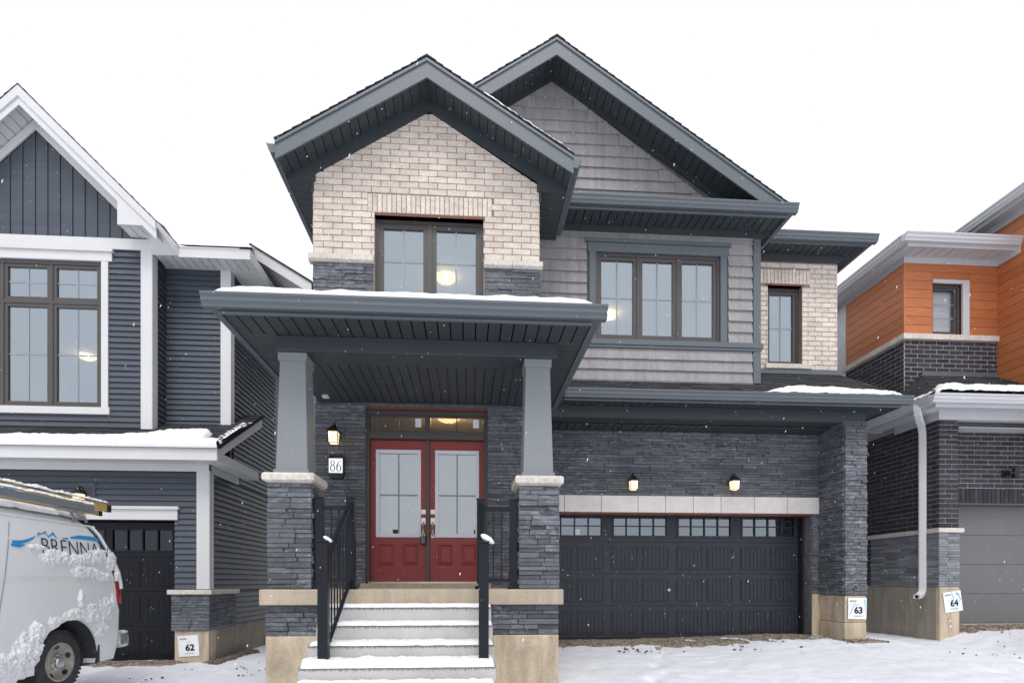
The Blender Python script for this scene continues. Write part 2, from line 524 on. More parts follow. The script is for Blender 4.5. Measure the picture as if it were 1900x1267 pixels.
def slab(name, fr, u0, u1, v0, v1, th, mat, parent, holes=()):
    """A wall with real openings: front face on the plane, th thick behind it."""
    us = sorted({u0, u1, *[x for h in holes for x in h[:2] if u0 < x < u1]})
    vs = sorted({v0, v1, *[x for h in holes for x in h[2:] if v0 < x < v1]})
    nu, nv = len(us) - 1, len(vs) - 1
    def solid(i, j):
        if i < 0 or j < 0 or i >= nu or j >= nv: return False
        cu, cv = (us[i] + us[i + 1]) / 2, (vs[j] + vs[j + 1]) / 2
        return not any(a < cu < b and c < cv < d for (a, b, c, d) in holes)
    m = MB()
    def quad(*pts):
        b = len(m.v); m.v += [tuple(fr.p(*q)) for q in pts]; m.f.append((b, b + 1, b + 2, b + 3))
    for i in range(nu):
        for j in range(nv):
            if not solid(i, j): continue
            a, b, c, d = us[i], us[i + 1], vs[j], vs[j + 1]
            quad((a, c, 0), (b, c, 0), (b, d, 0), (a, d, 0)); quad((a, c, -th), (a, d, -th), (b, d, -th), (b, c, -th))
            if not solid(i - 1, j): quad((a, c, 0), (a, d, 0), (a, d, -th), (a, c, -th))
            if not solid(i + 1, j): quad((b, c, 0), (b, c, -th), (b, d, -th), (b, d, 0))
            if not solid(i, j - 1): quad((a, c, 0), (a, c, -th), (b, c, -th), (b, c, 0))
            if not solid(i, j + 1): quad((a, d, 0), (b, d, 0), (b, d, -th), (a, d, -th))
    me = bpy.data.meshes.new(name); me.from_pydata(m.v, [], m.f)
    o = fr.p((u0 + u1) / 2, (v0 + v1) / 2, -th / 2)
    for q in me.vertices: q.co = q.co - o
    return link(name, me, mat, parent, o)

def window(house, fr, u0, u1, v0, v1, lights, frame_mat, glass, recess=.07, fw=.045, sash=.05, grille=(1, 1), gm=None):
    """house > window (outer frame) > sash, pane, grille. lights: list of (u0,u1,v0,v1) openings."""
    m = MB()
    d0, d1 = -recess - .09, -recess
    m.fbox(fr, u0, u1, v0, v0 + fw, d0, d1); m.fbox(fr, u0, u1, v1 - fw, v1, d0, d1)
    m.fbox(fr, u0, u0 + fw, v0 + fw, v1 - fw, d0, d1); m.fbox(fr, u1 - fw, u1, v0 + fw, v1 - fw, d0, d1)
    us = sorted({l[0] for l in lights} | {l[1] for l in lights})
    vs = sorted({l[2] for l in lights} | {l[3] for l in lights})
    for a, b in zip(us[1:-1:2], us[2::2]): m.fbox(fr, a, b, v0 + fw, v1 - fw, d0, d1 - .004)
    for a, b in zip(vs[1:-1:2], vs[2::2]):
        for l in lights:
            if abs(l[3] - a) < 1e-6: m.fbox(fr, l[0], l[1], a, b, d0, d1 - .006)
    w = m.obj('window', frame_mat, house)
    for (a, b, c, d) in lights:
        s = MB(); e0, e1 = -recess - .07, -recess - .018
        s.fbox(fr, a, b, c, c + sash, e0, e1); s.fbox(fr, a, b, d - sash, d, e0, e1)
        s.fbox(fr, a, a + sash, c + sash, d - sash, e0, e1); s.fbox(fr, b - sash, b, c + sash, d - sash, e0, e1)
        s.obj('sash', frame_mat, w)
        p = MB(); p.fbox(fr, a + sash, b - sash, c + sash, d - sash, -recess - .052, -recess - .046); p.obj('pane', glass, w)
        if grille:
            g = MB(); n0, n1 = -recess - .045, -recess - .040
            gu, gv = grille
            for i in range(gu):
                x = a + sash + (b - a - 2 * sash) * (i + 1) / (gu + 1); g.fbox(fr, x - .012, x + .012, c + sash, d - sash, n0, n1)
            for i in range(gv):
                z = c + sash + (d - c - 2 * sash) * (i + 1) / (gv + 1)
                if not gu and i: g.obj('grille_bar', gm or M['muntin'], w); g = MB()
                g.fbox(fr, a + sash, b - sash, z - .012, z + .012, n0 + .001, n1 - .001)
            g.obj('grille' if gu else 'grille_bar', gm or M['muntin'], w)
    return w
M['muntin'] = flat_mat('grille_bar', (.27, .31, .345), .5, .02, 2)

def room(house, x0, x1, y0, y1, z0, z1, name='room'):
    m = MB()
    t = .06
    m.box(x0 - t, x1 + t, y1, y1 + t, z0 - t, z1 + t)
    m.box(x0 - t, x0, y0, y1, z0 - t, z1 + t); m.box(x1, x1 + t, y0, y1, z0 - t, z1 + t)
    m.box(x0, x1, y0, y1, z0 - t, z0); m.box(x0, x1, y0, y1, z1, z1 + t)
    return m.obj(name, M['interior'], house)

def gutter(house, fr, n0, n1, mat, name='gutter', sc=1.0):
    """fr: U points away from the house, V up, origin at the top of the fascia; runs along N."""
    pr = [(0, 0), (0, -.13), (.075, -.13), (.085, -.10), (.105, -.075), (.105, -.045), (.125, -.02), (.125, 0), (.112, 0), (.112, -.012), (.012, -.012), (.012, 0)]
    m = MB()
    m.prism(fr, [(a * sc, b * sc) for a, b in pr], n0, n1)
    return m.obj(name, mat, house)

def boards_down(P, fr_z, parent, x0, x1, y0, y1, along, pitch=.135, d=.012):
    """Soffit panels hung under z: 'along' is the axis the panels are laid out on."""
    fr = face_down(fr_z)
    if along == 'x':
        n = max(1, round((x1 - x0) / pitch)); w = (x1 - x0) / n
        for i in range(n):
            P.add(fr, x0 + i * w + .006, x0 + (i + 1) * w - .006, -y1, -y0, d, parent, .004)
    else:
        n = max(1, round((y1 - y0) / pitch)); w = (y1 - y0) / n
        for i in range(n):
            P.add(fr, x0, x1, -y1 + i * w + .004, -y1 + (i + 1) * w - .004, d, parent, .004)

def roof_courses(house, fr, u0, u1, v1, clip=None, tab=.32, exp=.14, th=.014, name='roof_shingles'):
    """Asphalt shingles laid course on course up a slope, joined."""
    V = []; F = []
    v = 0; r = 0
    while v < v1:
        u = u0 - (tab * random.random())
        while u < u1:
            w = tab * random.uniform(.55, 1.2)
            a, b = max(u, u0), min(u + w, u1)
            if b - a > .02:
                poly = [(a + .002, v - .006 * random.random()), (b - .002, v - .006 * random.random()), (b - .002, min(v + exp + .03, v1)), (a + .002, min(v + exp + .03, v1))]
                if clip: poly = clip_poly(poly, clip)
                if len(poly) >= 3:
                    n = len(poly); o = len(V)
                    t = th + random.uniform(-.002, .005)
                    def hh(q): return .004 + t * max(0, 1 - (q - v) / (exp + .03))
                    V += [tuple(fr.p(p, q, 0)) for p, q in poly] + [tuple(fr.p(p, q, hh(q))) for p, q in poly]
                    F.append(tuple(o + n + i for i in range(n)))
                    F += [(o + i, o + (i + 1) % n, o + n + (i + 1) % n, o + n + i) for i in range(n)]
            u += w
        v += exp; r += 1
    me = bpy.data.meshes.new(name); me.from_pydata(V, [], F)
    return tag(link(name, me, M['asphalt_shingle'], house, (0, 0, 0)), kind='stuff')

def fbm(x, y, z=0, o=4):
    return noise.fractal(Vector((x, y, z)), 1.0, 2.0, o)

def snow_patch(name, label, fr, u0, u1, v0, v1, du, thick, group=None, cat='snow'):
    """Snow lying on a plane: thick(u, v) gives its depth there, <= 0 where bare."""
    nu, nv = max(2, int((u1 - u0) / du)), max(2, int((v1 - v0) / du))
    T = [[thick(u0 + (u1 - u0) * i / nu, v0 + (v1 - v0) * j / nv) for j in range(nv + 1)] for i in range(nu + 1)]
    idx = {}; V = []; F = []
    ctr = fr.p((u0 + u1) / 2, (v0 + v1) / 2)
    def vid(i, j):
        if (i, j) not in idx:
            t = T[i][j]
            idx[i, j] = len(V)
            V.append(tuple(fr.p(u0 + (u1 - u0) * i / nu, v0 + (v1 - v0) * j / nv, max(t, -.02)) - ctr))
        return idx[i, j]
    for i in range(nu):
        for j in range(nv):
            if max(T[i][j], T[i + 1][j], T[i + 1][j + 1], T[i][j + 1]) > 0:
                F.append((vid(i, j), vid(i + 1, j), vid(i + 1, j + 1), vid(i, j + 1)))
    me = bpy.data.meshes.new(name); me.from_pydata(V, [], F)
    for p in me.polygons: p.use_smooth = True
    o = link(name, me, M['snow'], None, ctr)
    return tag(o, label, cat, group, 'stuff')

def text_obj(name, body, size, fr, u, v, n, mat, parent, bold=0, align='CENTER', sx=1.0, rot=0):
    c = bpy.data.curves.new(name, 'FONT'); c.body = body; c.size = size; c.align_x = align; c.align_y = 'CENTER'
    c.offset = bold; c.extrude = .0006; c.resolution_u = 3
    t = bpy.data.objects.new(name, c); COL.objects.link(t)
    dg = bpy.context.evaluated_depsgraph_get()
    me = bpy.data.meshes.new_from_object(t.evaluated_get(dg))
    bpy.data.objects.remove(t)
    rm = Matrix.Rotation(rot, 3, 'Z') @ Matrix.Diagonal((sx, 1, 1))
    for q in me.vertices: q.co = rm @ q.co
    me.materials.clear()
    return link(name, me, mat, parent, fr.p(u, v, n), fr.rot)

# ------------------------------------------------------------------ ground
GX = [(-60, -.4), (-12, -.36), (-4, -.42), (-2.4, -.36), (-1, -.2), (1.2, -.08), (4, -.045), (6.0, .03), (6.9, .02), (7.7, -.07), (8.5, -.06), (9.2, .15), (13, .2), (60, .2)]
def ground_z(x, y):
    xs = [p[0] for p in GX]; zs = [p[1] for p in GX]
    b = float(np.interp(x, xs, zs))
    return b - .022 * max(0, 9.4 - y) if y > -6 else b - .339
def track(x, y):
    """Two pairs of tyre ruts that run in from the street."""
    t = 0
    for (x0, s) in ((7.15, -.52), (5.2, -.50), ):
        c = x0 + (8.6 - y) * (-s)
        d = abs(x - c)
        if d < .30:
            w = math.exp(-(d / .11) ** 2)
            t -= .024 * w - .014 * math.exp(-((d - .2) / .06) ** 2)
            if d < .13: t += .006 * math.sin((y) * 70 + (x - c) * 30) * w
    return t
FEET = [(1.9 + .16 * i + (.13 if i % 2 else -.13) * .4, 5.3 + .42 * i + (.05 if i % 3 else -.05)) for i in range(9)] + [(6.0 + .05 * i + (.12 if i % 2 else -.05), 8.5 - .45 * i) for i in range(7)]
def build_ground():
    def axis(lo, hi, d, far):
        a = list(np.arange(lo, hi + d / 2, d)); step = d * 2; out = []
        p = hi
        while p < far: p += step; step *= 1.5; out.append(p)
        q = lo; step = d * 2; pre = []
        while q > -far: q -= step; step *= 1.5; pre.append(q)
        return pre[::-1] + a + out
    xs = axis(-8.5, 12.5, .05, 900); ys = axis(3.6, 10.6, .05, 900)
    V = []
    for y in ys:
        for x in xs:
            z = ground_z(x, y)
            if -9 < x < 13 and 3 < y < 12:
                z += .032 * fbm(x * 1.1, y * 1.1) + .016 * fbm(x * 4, y * 4, 3) + .006 * fbm(x * 11, y * 11, 6) + 3.0 * track(x, y)
                for (fx_, fy_) in FEET:
                    if abs(x - fx_) < .3 and abs(y - fy_) < .3: z -= .040 * math.exp(-(((x - fx_) / .075) ** 4 + ((y - fy_) / .15) ** 4))
                # trampled mound by the van, dip along the foundations
                z += .10 * math.exp(-((x + 5.4) ** 2 / .12 + (y - 8.6) ** 2 / .25))
            V.append((x, y, z))
    n = len(xs); F = [(j * n + i, j * n + i + 1, (j + 1) * n + i + 1, (j + 1) * n + i) for j in range(len(ys) - 1) for i in range(n - 1)]
    me = bpy.data.meshes.new('ground'); me.from_pydata(V, [], F)
    for p in me.polygons: p.use_smooth = True
    m = NT('snowy_ground')
    v = m.coord(world=True)
    n1 = m.noise(v, 9, 6, .65); n2 = m.noise(v, 75, 3, .6); n3 = m.noise(v, 1.1, 5, .7)
    c = m.ramp(n1, [(.3, (.66, .69, .755)), (.7, (.77, .79, .84))])
    sp = m.noise(v, 22, 4, .8)
    c = m.mix(m.ramp(sp, [(.70, 0.0), (.76, .55)]), c, (.30, .28, .26))
    m.base(c); m.rough(.75)
    mm = m.n('ShaderNodeMath', operation='ADD'); m.l(n1, mm.inputs[0]); m.l(n2, mm.inputs[1])
    m.bump(mm.outputs[0], .4, .02)
    tag(link('ground', me, m.m), kind='structure')
build_ground()

def gravel(name, spans_, n, label):
    """Loose stones over bare earth in front of the foundations."""
    V = []; F = []
    rr = random.Random(5)
    tot = sum((s[1] - s[0]) * (s[3] - s[2]) for s in spans_)
    for (x0, x1, y0, y1) in spans_:
        nx, ny = max(2, int((x1 - x0) / .08)), max(2, int((y1 - y0) / .05))
        b = len(V)
        for j in range(ny + 1):
            for i in range(nx + 1):
                x, y = x0 + (x1 - x0) * i / nx, y0 + (y1 - y0) * j / ny
                e = min(j / ny * 3, 1, i / nx * 6, (nx - i) / nx * 6) 
                e = min(e, 1) + .35 * fbm(x * 2.3, y * 2.3)
                V.append((x, y, ground_z(x, y) - .045 + .075 * max(0, min(1, e)) + .012 * fbm(x * 9, y * 9)))
        F += [(b + j * (nx + 1) + i, b + j * (nx + 1) + i + 1, b + (j + 1) * (nx + 1) + i + 1, b + (j + 1) * (nx + 1) + i) for j in range(ny) for i in range(nx)]
        for q in range(int(n * (x1 - x0) * (y1 - y0) / tot)):
            x = rr.uniform(x0, x1); y = y1 - (y1 - y0) * rr.random() ** 1.05
            e = min(min((y - y0) / (y1 - y0) * 3, (x - x0) / (x1 - x0) * 6, (x1 - x) / (x1 - x0) * 6), 1) + .35 * fbm(x * 2.3, y * 2.3)
            if e < .35 + .3 * rr.random(): continue
            z = ground_z(x, y) - .045 + .075 * max(0, min(1, e))
            r = rr.uniform(.007, .02) * (1.5 if rr.random() < .12 else 1); a = rr.uniform(0, 6.3)
            o = len(V); sx, sy, sz = r * rr.uniform(.8, 1.5), r, r * rr.uniform(.5, .8)
            for (px, py, pz) in ((1, .1, 0), (.2, 1, .1), (-1, .2, -.1), (-.1, -1, .1), (.1, .1, 1), (-.1, 0, -1)):
                X, Y = px * sx, py * sy
                V.append((x + X * math.cos(a) - Y * math.sin(a), y + X * math.sin(a) + Y * math.cos(a), z + pz * sz))
            F += [(o + i, o + (i + 1) % 4, o + 4) for i in range(4)] + [(o + (i + 1) % 4, o + i, o + 5) for i in range(4)]
    me = bpy.data.meshes.new(name); me.from_pydata(V, [], F)
    tag(link(name, me, piece_mat('gravel_stone', (.20, .165, .135), .6, .4, 30, .95, .4)), label, 'gravel', kind='stuff')
gravel('gravel', [(.9, 6.75, 8.72, 9.72), (6.2, 7.05, 8.35, 8.80)], 9000, 'bare brown gravel strip in front of the navy double garage door')
gravel('gravel', [(8.45, 13, 8.95, 9.72)], 3600, 'bare gravel in front of the grey garage door of the orange house')
gravel('gravel', [(-8, -4.55, 9.35, 9.95), (-4.7, -4.3, 9.3, 11.5)], 2600, 'bare gravel under the black garage door of the white-trimmed house')

def clods():
    rr = random.Random(11); V = []; F = []
    while len(V) < 6 * 170:
        x, y = rr.choice(((rr.uniform(5.8, 12.5), rr.uniform(7.2, 9.1)), (rr.uniform(-7.5, -3.2), rr.uniform(8.2, 9.8)), (rr.uniform(1.0, 6.5), rr.uniform(8.0, 8.9))))
        if fbm(x * 1.3, y * 1.3, 4) < .05 + .5 * rr.random(): continue
        r = rr.uniform(.008, .022); o = len(V); z = ground_z(x, y) + .022 + .032 * fbm(x * 1.1, y * 1.1)
        for (px, py, pz) in ((1, .1, 0), (.2, 1, .1), (-1, .2, -.1), (-.1, -1, .1), (.1, .1, .8), (-.1, 0, -.8)):
            V.append((x + px * r * rr.uniform(.8, 2), y + py * r, z + pz * r))
        F += [(o + i, o + (i + 1) % 4, o + 4) for i in range(4)] + [(o + (i + 1) % 4, o + i, o + 5) for i in range(4)]
    me = bpy.data.meshes.new('dirt_clods'); me.from_pydata(V, [], F)
    tag(link('dirt_clods', me, piece_mat('wet_dirt', (.085, .07, .055), .5, .4, 30, .95, .4)), 'dark clods of earth showing through the snow in front of the houses', 'dirt', kind='stuff')
clods()

# ================================================================== MAIN HOUSE
H1 = thing('brick_house', 'two-storey house with pale brick gable, grey shingles and red double doors', 'house', (2.3, 9.45, 0))
bricks = Pieces('brick', M['pale_brick'], 'brick_field')
stones = Pieces('stone', M['ledge_stone'], 'stone_field')
shing = Pieces('shingle', M['gray_shingle'], 'shingle_field')
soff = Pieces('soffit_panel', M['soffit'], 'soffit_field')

YD, YG, YB, YW = 7.75, 8.85, 9.60, 9.45     # planes: door wall, shingle wall, right brick wall, garage wall
XL, XR = -2.18, 1.01                        # sides of the brick gable block
# ---- porch wall with doors
fD = front(YD)
door_hole = (-1.455, .262, .93, 3.47)
pw = slab('stone_wall', fD, XL + .03, XR - .03, -.4, 3.86, .22, M['ledge_joint'], H1, [door_hole])
lay_ledge(stones, fD, XL + .02, XR, .92, 3.50, pw, [(-1.46, .267, .5, 3.5)], d0=.012, d1=.028)
# ---- brick gable above
gw = (-1.335, .209, 5.06, 6.205)
bw_ = slab('brick_wall', fD, XL, XR, 3.86, 6.70, .22, M['pale_mortar'], H1, [gw])
GX0, GP = -.565, .61                          # gable axis and pitch
g_tri = [(XL, 6.70), (XR, 6.70), (GX0, 6.70 + GP * 1.59)]
mm = MB(); mm.prism(fD, g_tri, -.22, 0); mm.obj('gable_wall', M['pale_mortar'], H1)
sold = (-1.43, .33, 6.235, 6.505)
clipG = [(XL, 5.0), (XR, 5.0), (XR, 6.72), (GX0, 6.72 + GP * 1.60), (XL, 6.72)]
lay_bricks(bricks, fD, XL, XR, 5.625, 7.75, bw_, [gw, sold, (gw[0], gw[1], 5, 6.24)], clip=clipG)
n = 26; w = (sold[1] - sold[0]) / n
for i in range(n):
    bricks.add(fD, sold[0] + i * w + .004, sold[0] + (i + 1) * w - .004, sold[2] + .005, sold[3] - .005, .018, bw_, .004)
lay_ledge(stones, fD, XL - .01, gw[0] - .02, 4.9, 5.5, bw_, d0=.014, d1=.032)
lay_ledge(stones, fD, gw[1] + .02, XR + .01, 4.9, 5.5, bw_, d0=.014, d1=.032)
for (a, b) in ((XL - .06, -1.78), (-1.776, gw[0] - .005), (gw[1] + .005, .62), (.624, XR + .05)):
    m = MB(); m.prism(Fr((0, YD, 0), (0, -1, 0), (0, 0, 1)), [(-.05, 5.50), (.04, 5.50), (.065, 5.53), (.065, 5.60), (.03, 5.62), (-.05, 5.62)], -b, -a)
    m.obj('stone_band', M['cut_stone'], bw_)
m = MB(); m.fbox(fD, gw[0] - .06, gw[1] + .06, 6.205, 6.232, -.2, .006); m.obj('steel_lintel', M['red_steel'], bw_)
c_ = (gw[0] + gw[1]) / 2
window(H1, fD, *gw, [(gw[0] + .045, c_ - .03, gw[2] + .045, gw[3] - .045), (c_ + .03, gw[1] - .045, gw[2] + .045, gw[3] - .045)], M['window_brown'], M['glass'], recess=.09, sash=.065)
m = MB(); m.fbox(fD, gw[0] - .04, gw[1] + .04, 4.98, gw[2] - .002, -.12, .07); m.obj('window_sill', M['cut_stone'], H1)
room(H1, -2.1, .9, YD + .22, 12.3, 4.4, 6.62)
# frieze boards under the rakes, eave shade put into their colour
for sgn in (-1, 1):
    x1 = XL if sgn < 0 else XR
    m = MB(); zt = 7.90
    A = (GX0, 7.70); B = (x1 + sgn * .02, 7.70 - GP * abs(x1 - GX0)); C = (x1 + sgn * .02, zt - GP * abs(x1 - GX0)); D = (GX0, zt)
    m.prism(fD, [A, B, C, D], .004, .03); m.obj('frieze_board', M['soffit'], H1)
# gable roof: decks, rake fascia, sloped soffit, shingles
YF = 7.33
for sgn in (-1, 1):
    xe = GX0 + sgn * 2.0
    ztop = 8.10
    def zr(x, off=0): return ztop - GP * abs(x - GX0) + off
    m = MB(); f0 = front(0)
    m.prism(f0, [(GX0, zr(GX0, -.05)), (xe, zr(xe, -.05)), (xe, zr(xe, -.02)), (GX0, zr(GX0, -.02))], -13.5, -YF - .01)
    m.obj('roof_deck', M['asphalt_shingle'], H1)
    m = MB(); m.prism(front(YF), [(GX0, zr(GX0, -.29)), (xe, zr(xe, -.27)), (xe, zr(xe, -.055)), (GX0, zr(GX0, -.055))], -.02, .004)
    m.prism(front(YF), [(GX0, zr(GX0, -.075)), (xe, zr(xe, -.075)), (xe, zr(xe, -.035)), (GX0, zr(GX0, -.035))], .004, .022)
    m.obj('rake_fascia', M['dark_trim'], H1)
    # panels of the sloped soffit run front to back
    d = Vector((sgn, 0, -GP)).normalized()
    U = d if sgn > 0 else -d
    fr = Fr((GX0, 0, zr(GX0, -.20)), U, (0, -1, 0))
    L = 2.02 * math.sqrt(1 + GP * GP); npan = 17; pw_ = L / npan
    for i in range(npan):
        a, b = (i * pw_, (i + 1) * pw_) if sgn > 0 else (-(i + 1) * pw_, -i * pw_)
        soff.add(fr, a + .004, b - .004, -YD, -YF - .02, .012, H1, .004)
    # side eave: gutter, fascia and level soffit
    xs = XL if sgn < 0 else XR
    zg = 6.84
    yb = 13.5 if sgn < 0 else YG
    fx = Fr((xe - sgn * .005, 0, zg), (sgn, 0, 0), (0, 0, 1))
    gutter(H1, fx, *((YF + .02, yb) if fx.N.y > 0 else (-yb, -YF - .02)), M['dark_trim'])
    m = MB(); m.box(min(xe, xe - sgn * .02), max(xe, xe - sgn * .02), YF + .03, yb, zg - .20, zg); m.obj('eave_fascia', M['dark_trim'], H1)
    a, b = sorted((xs, xe - sgn * .02))
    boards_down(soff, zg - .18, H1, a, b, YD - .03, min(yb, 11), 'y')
    m = MB(); m.prism(front(YD - .036), [(xs - sgn * .03, zg - .215), (xe - sgn * .03, zg - .215), (xe - sgn * .03, zr(xe) - .19), (xs - sgn * .03, zr(xs) - .19)], -.02, 0); m.obj('soffit_end_board', M['soffit'], H1)
    m = MB(); m.box(*sorted((xs + sgn * .004, xs + sgn * .03)), YD - .02, min(yb, 12), zg - .36, zg - .195); m.obj('eave_frieze', M['soffit'], H1)
    # shingle courses on the slope
    fs = Fr((xe - (0 if sgn > 0 else 0), 0, zr(xe, -.02)), (0, 1 if sgn > 0 else -1, 0), Vector((-sgn, 0, GP)))
    uu = (YF - .03, 10.5) if sgn > 0 else (-10.5, -YF + .03)
    roof_courses(H1, fs, *uu, 2.0 * math.sqrt(1 + GP * GP), tab=.5)
m = MB()
m.prism(front(0), [(GX0 - .13, 8.025), (GX0, 8.105), (GX0 + .13, 8.025), (GX0, 8.09)], -13.4, -YF + .03); m.obj('ridge_cap', M['asphalt_shingle'], H1)
# ---- side walls of the block, rear and right body of the house
m = MB(); m.box(XL, XL + .2, YD + .22, 16, -.5, 6.75); m.obj('side_wall', M['ledge_joint'], H1)
m = MB(); m.box(XL, 6.83, 16, 16.2, -.5, 6.9); m.obj('rear_wall', M['gray_mortar'], H1)
lay_bricks(bricks, face_left(XL), -9.0, -YD, 5.62, 6.5, bw_)
m = MB(); m.box(XR - .16, XR - .002, YD + .222, YG, 3.86, 6.68); m.obj('side_wall', M['pale_mortar'], H1)
lay_bricks(bricks, face_right(XR - .002), YD, YG - .03, 5.62, 6.62, bw_)
lay_ledge(stones, face_right(XR - .002), YD, YG - .03, 4.3, 5.5, bw_)
m = MB(); m.box(XR - .04, XR - .002, YD + .222, YW + .1, -.5, 3.70); m.obj('side_wall', M['ledge_joint'], H1)
lay_ledge(stones, face_right(XR - .002), YD + .02, YW, .8, 3.68, bw_)
m = MB(); m.box(XR - .04, XR + .02, YD, YW, -.5, .79); m.obj('foundation', M['tan_concrete'], H1)

# ---- shingle wall
fG = front(YG)
XG1 = 4.93
hw = (2.10, 4.226, 5.03, 6.48)
sw = slab('shingle_wall', fG, XR - .3, XG1, 4.2, 6.95, .2, M['ledge_joint'], H1, [hw])
AX, AP, AZ = 1.36, .65, 9.46                 # axis, pitch and height of the main gable
mm = MB(); mm.prism(fG, [(XR - .4, 6.95), (XG1, 6.95), (XG1, 7.0), (AX, 9.35), (XR - .4, 9.0)], -.15, 0); mm.obj('gable_wall', M['ledge_joint'], H1)
def lay_shingles(P, fr, u0, u1, v0, v1, parent, exp, holes=(), clip=None):
    v = v0
    while v < v1 - .02:
        h = min(exp, v1 - v)
        for (a, b) in spans(u0, u1, v, v + h, holes):
            s = a
            while s < b - .003:
                w_ = random.choice((.12, .16, .20, .24, .28))
                if b - s - w_ < .07: w_ = b - s
                P.add(fr, s + .0007, s + w_ - .0007, v + .001 + random.uniform(-.002, .002), v + h + .008, .040, parent, .001, .82, clip=clip)
                s += w_
        v += exp
trim_hole = (1.95, 4.37, 4.90, 6.66)
lay_shingles(shing, fG, XR + .02, XG1 - .14, 5.03, 6.80, sw, .186, [trim_hole])
lay_shingles(shing, fG, XR + .02, XG1 - .14, 4.36, 4.90, sw, .18)
lay_shingles(shing, fG, XR - .4, XG1, 6.95, 9.3, sw, .186, clip=[(XR - .4, 6.9), (XG1 - .2, 6.9), (AX, 9.27), (XR - .4, 9.27 - AP * (AX - XR + .4))])
def trim(x0, x1, z0, z1, d=.03, name='window_trim', fr=fG, mat='dark_trim', par=H1, bev=.004):
    m = MB(); m.fbox(fr, x0, x1, z0, z1, .002, d); return m.obj(name, M[mat], par, bevel=bev)
trim(1.99, 2.10, 5.03, 6.48, .04); trim(4.226, 4.335, 5.03, 6.48, .04)
trim(1.96, 4.365, 6.48, 6.63, .045); trim(1.93, 4.395, 6.63, 6.69, .075, 'trim_cap')
trim(1.6, XG1 + .03, 4.945, 5.03, .06, 'belly_band'); trim(1.4, XG1 + .01, 4.90, 4.943, .045, 'belly_band')
trim(XG1 - .13, XG1, 5.032, 6.80, .035, 'corner_board'); trim(XG1 - .13, XG1, 4.36, 4.898, .035, 'corner_board')
trim(XR, XG1 - .13, 6.785, 6.80, .034, 'channel_strip', mat='gray_shingle', bev=0)
trim(XR, XG1 - .13, 4.345, 4.362, .034, 'channel_strip', mat='gray_shingle', bev=0)
trim(XR, XG1 + .01, 6.80, 6.935, .045, 'frieze_board', mat='soffit')
w3 = (hw[1] - hw[0] - .09) / 3
ls = []
for i in range(3):
    a = hw[0] + .045 + i * w3
    ls.append((a + (.02 if i else 0), a + w3 - (.02 if i < 2 else 0), hw[2] + .045, hw[3] - .045))
window(H1, fG, *hw, ls, M['window_brown'], M['glass'], recess=.0, sash=.06)
room(H1, 1.1, 4.75, YG + .2, 13.5, 4.5, 6.62)
m = MB(); m.box(XG1 - .2, XG1, YG + .02, YB, 4.3, 6.95); m.obj('side_wall', M['gray_shingle'], H1)
# main gable roof over it
YM = 8.28
for sgn in (-1, 1):
    xe = AX + sgn * 3.72
    def zr2(x, off=0): return AZ - AP * abs(x - AX) + off
    f0 = front(0)
    m = MB(); m.prism(f0, [(AX, zr2(AX, -.05)), (xe, zr2(xe, -.05)), (xe, zr2(xe, -.02)), (AX, zr2(AX, -.02))], -16.3, -YM - .01); m.obj('roof_deck', M['asphalt_shingle'], H1)
    def xat(off): return AX + sgn * (AZ + off - 7.04) / AP
    m = MB(); m.prism(front(YM), [(AX, zr2(AX, -.29)), (xat(-.29), 7.04), (xat(-.055), 7.04), (AX, zr2(AX, -.055))], -.02, .004)
    m.prism(front(YM), [(AX, zr2(AX, -.075)), (xat(-.075), 7.04), (xat(-.035), 7.04), (AX, zr2(AX, -.035))], .004, .022)
    m.obj('rake_fascia', M['dark_trim'], H1)
    U = Vector((1, 0, -sgn * AP)).normalized()
    fr = Fr((AX, 0, zr2(AX, -.10)), U, (0, -1, 0))
    L = 3.72 * math.sqrt(1 + AP * AP); npan = 31; pw_ = L / npan
    for i in range(npan):
        if sgn < 0 and i > 14: break
        a, b = (i * pw_, (i + 1) * pw_) if sgn > 0 else (-(i + 1) * pw_, -i * pw_)
        soff.add(fr, a + .004, b - .004, -YG, -YM - .02, .012, H1, .004)
    m = MB(); m.prism(fG, [(AX, 9.24), (xe, 9.24 - AP * 3.72), (xe, 9.35 - AP * 3.72), (AX, 9.35)], .027, .05); m.obj('frieze_board', M['soffit'], H1)
    fs = Fr((xe, 0, zr2(xe, -.02)), (0, sgn, 0), Vector((-sgn, 0, AP)))
    roof_courses(H1, fs, *((YM - .03, 10.5) if sgn > 0 else (-10.5, -YM + .03)), L, tab=.5)
m = MB(); m.prism(front(0), [(AX - .13, AZ - .08), (AX, AZ + .005), (AX + .13, AZ - .08), (AX, AZ - .01)], -16.2, -YM + .03); m.obj('ridge_cap', M['asphalt_shingle'], H1)
# level return gutter, its fascia and soffit, small pent roof behind
zt = 7.035
fx = Fr((0, YM + .09, zt), (0, -1, 0), (0, 0, 1))
gutter(H1, fx, -5.25, -1.2, M['dark_trim'])
m = MB(); m.box(1.2, 5.13, YM + .09, YM + .11, zt - .17, zt); m.obj('eave_fascia', M['dark_trim'], H1)
m = MB(); m.box(1.2, 5.13, YM + .075, YM + .0895, zt - .175, zt - .145); m.obj('drip_ledge', M['dark_trim'], H1)
m = MB(); m.prism(face_right(1.2), [(YM + .1, zt - .02), (YG, zt + .25), (YG, zt + .2), (YM + .1, zt - .06)], 0, 3.93); m.obj('pent_roof', M['asphalt_shingle'], H1)
boards_down(soff, zt - .11, H1, XR + .02, 5.11, YM + .11, YG, 'x')
fx = Fr((5.13, 0, zt), (1, 0, 0), (0, 0, 1))
gutter(H1, fx, -YB, -YM - .09, M['dark_trim']) if fx.N.y < 0 else gutter(H1, fx, YM + .09, YB, M['dark_trim'])
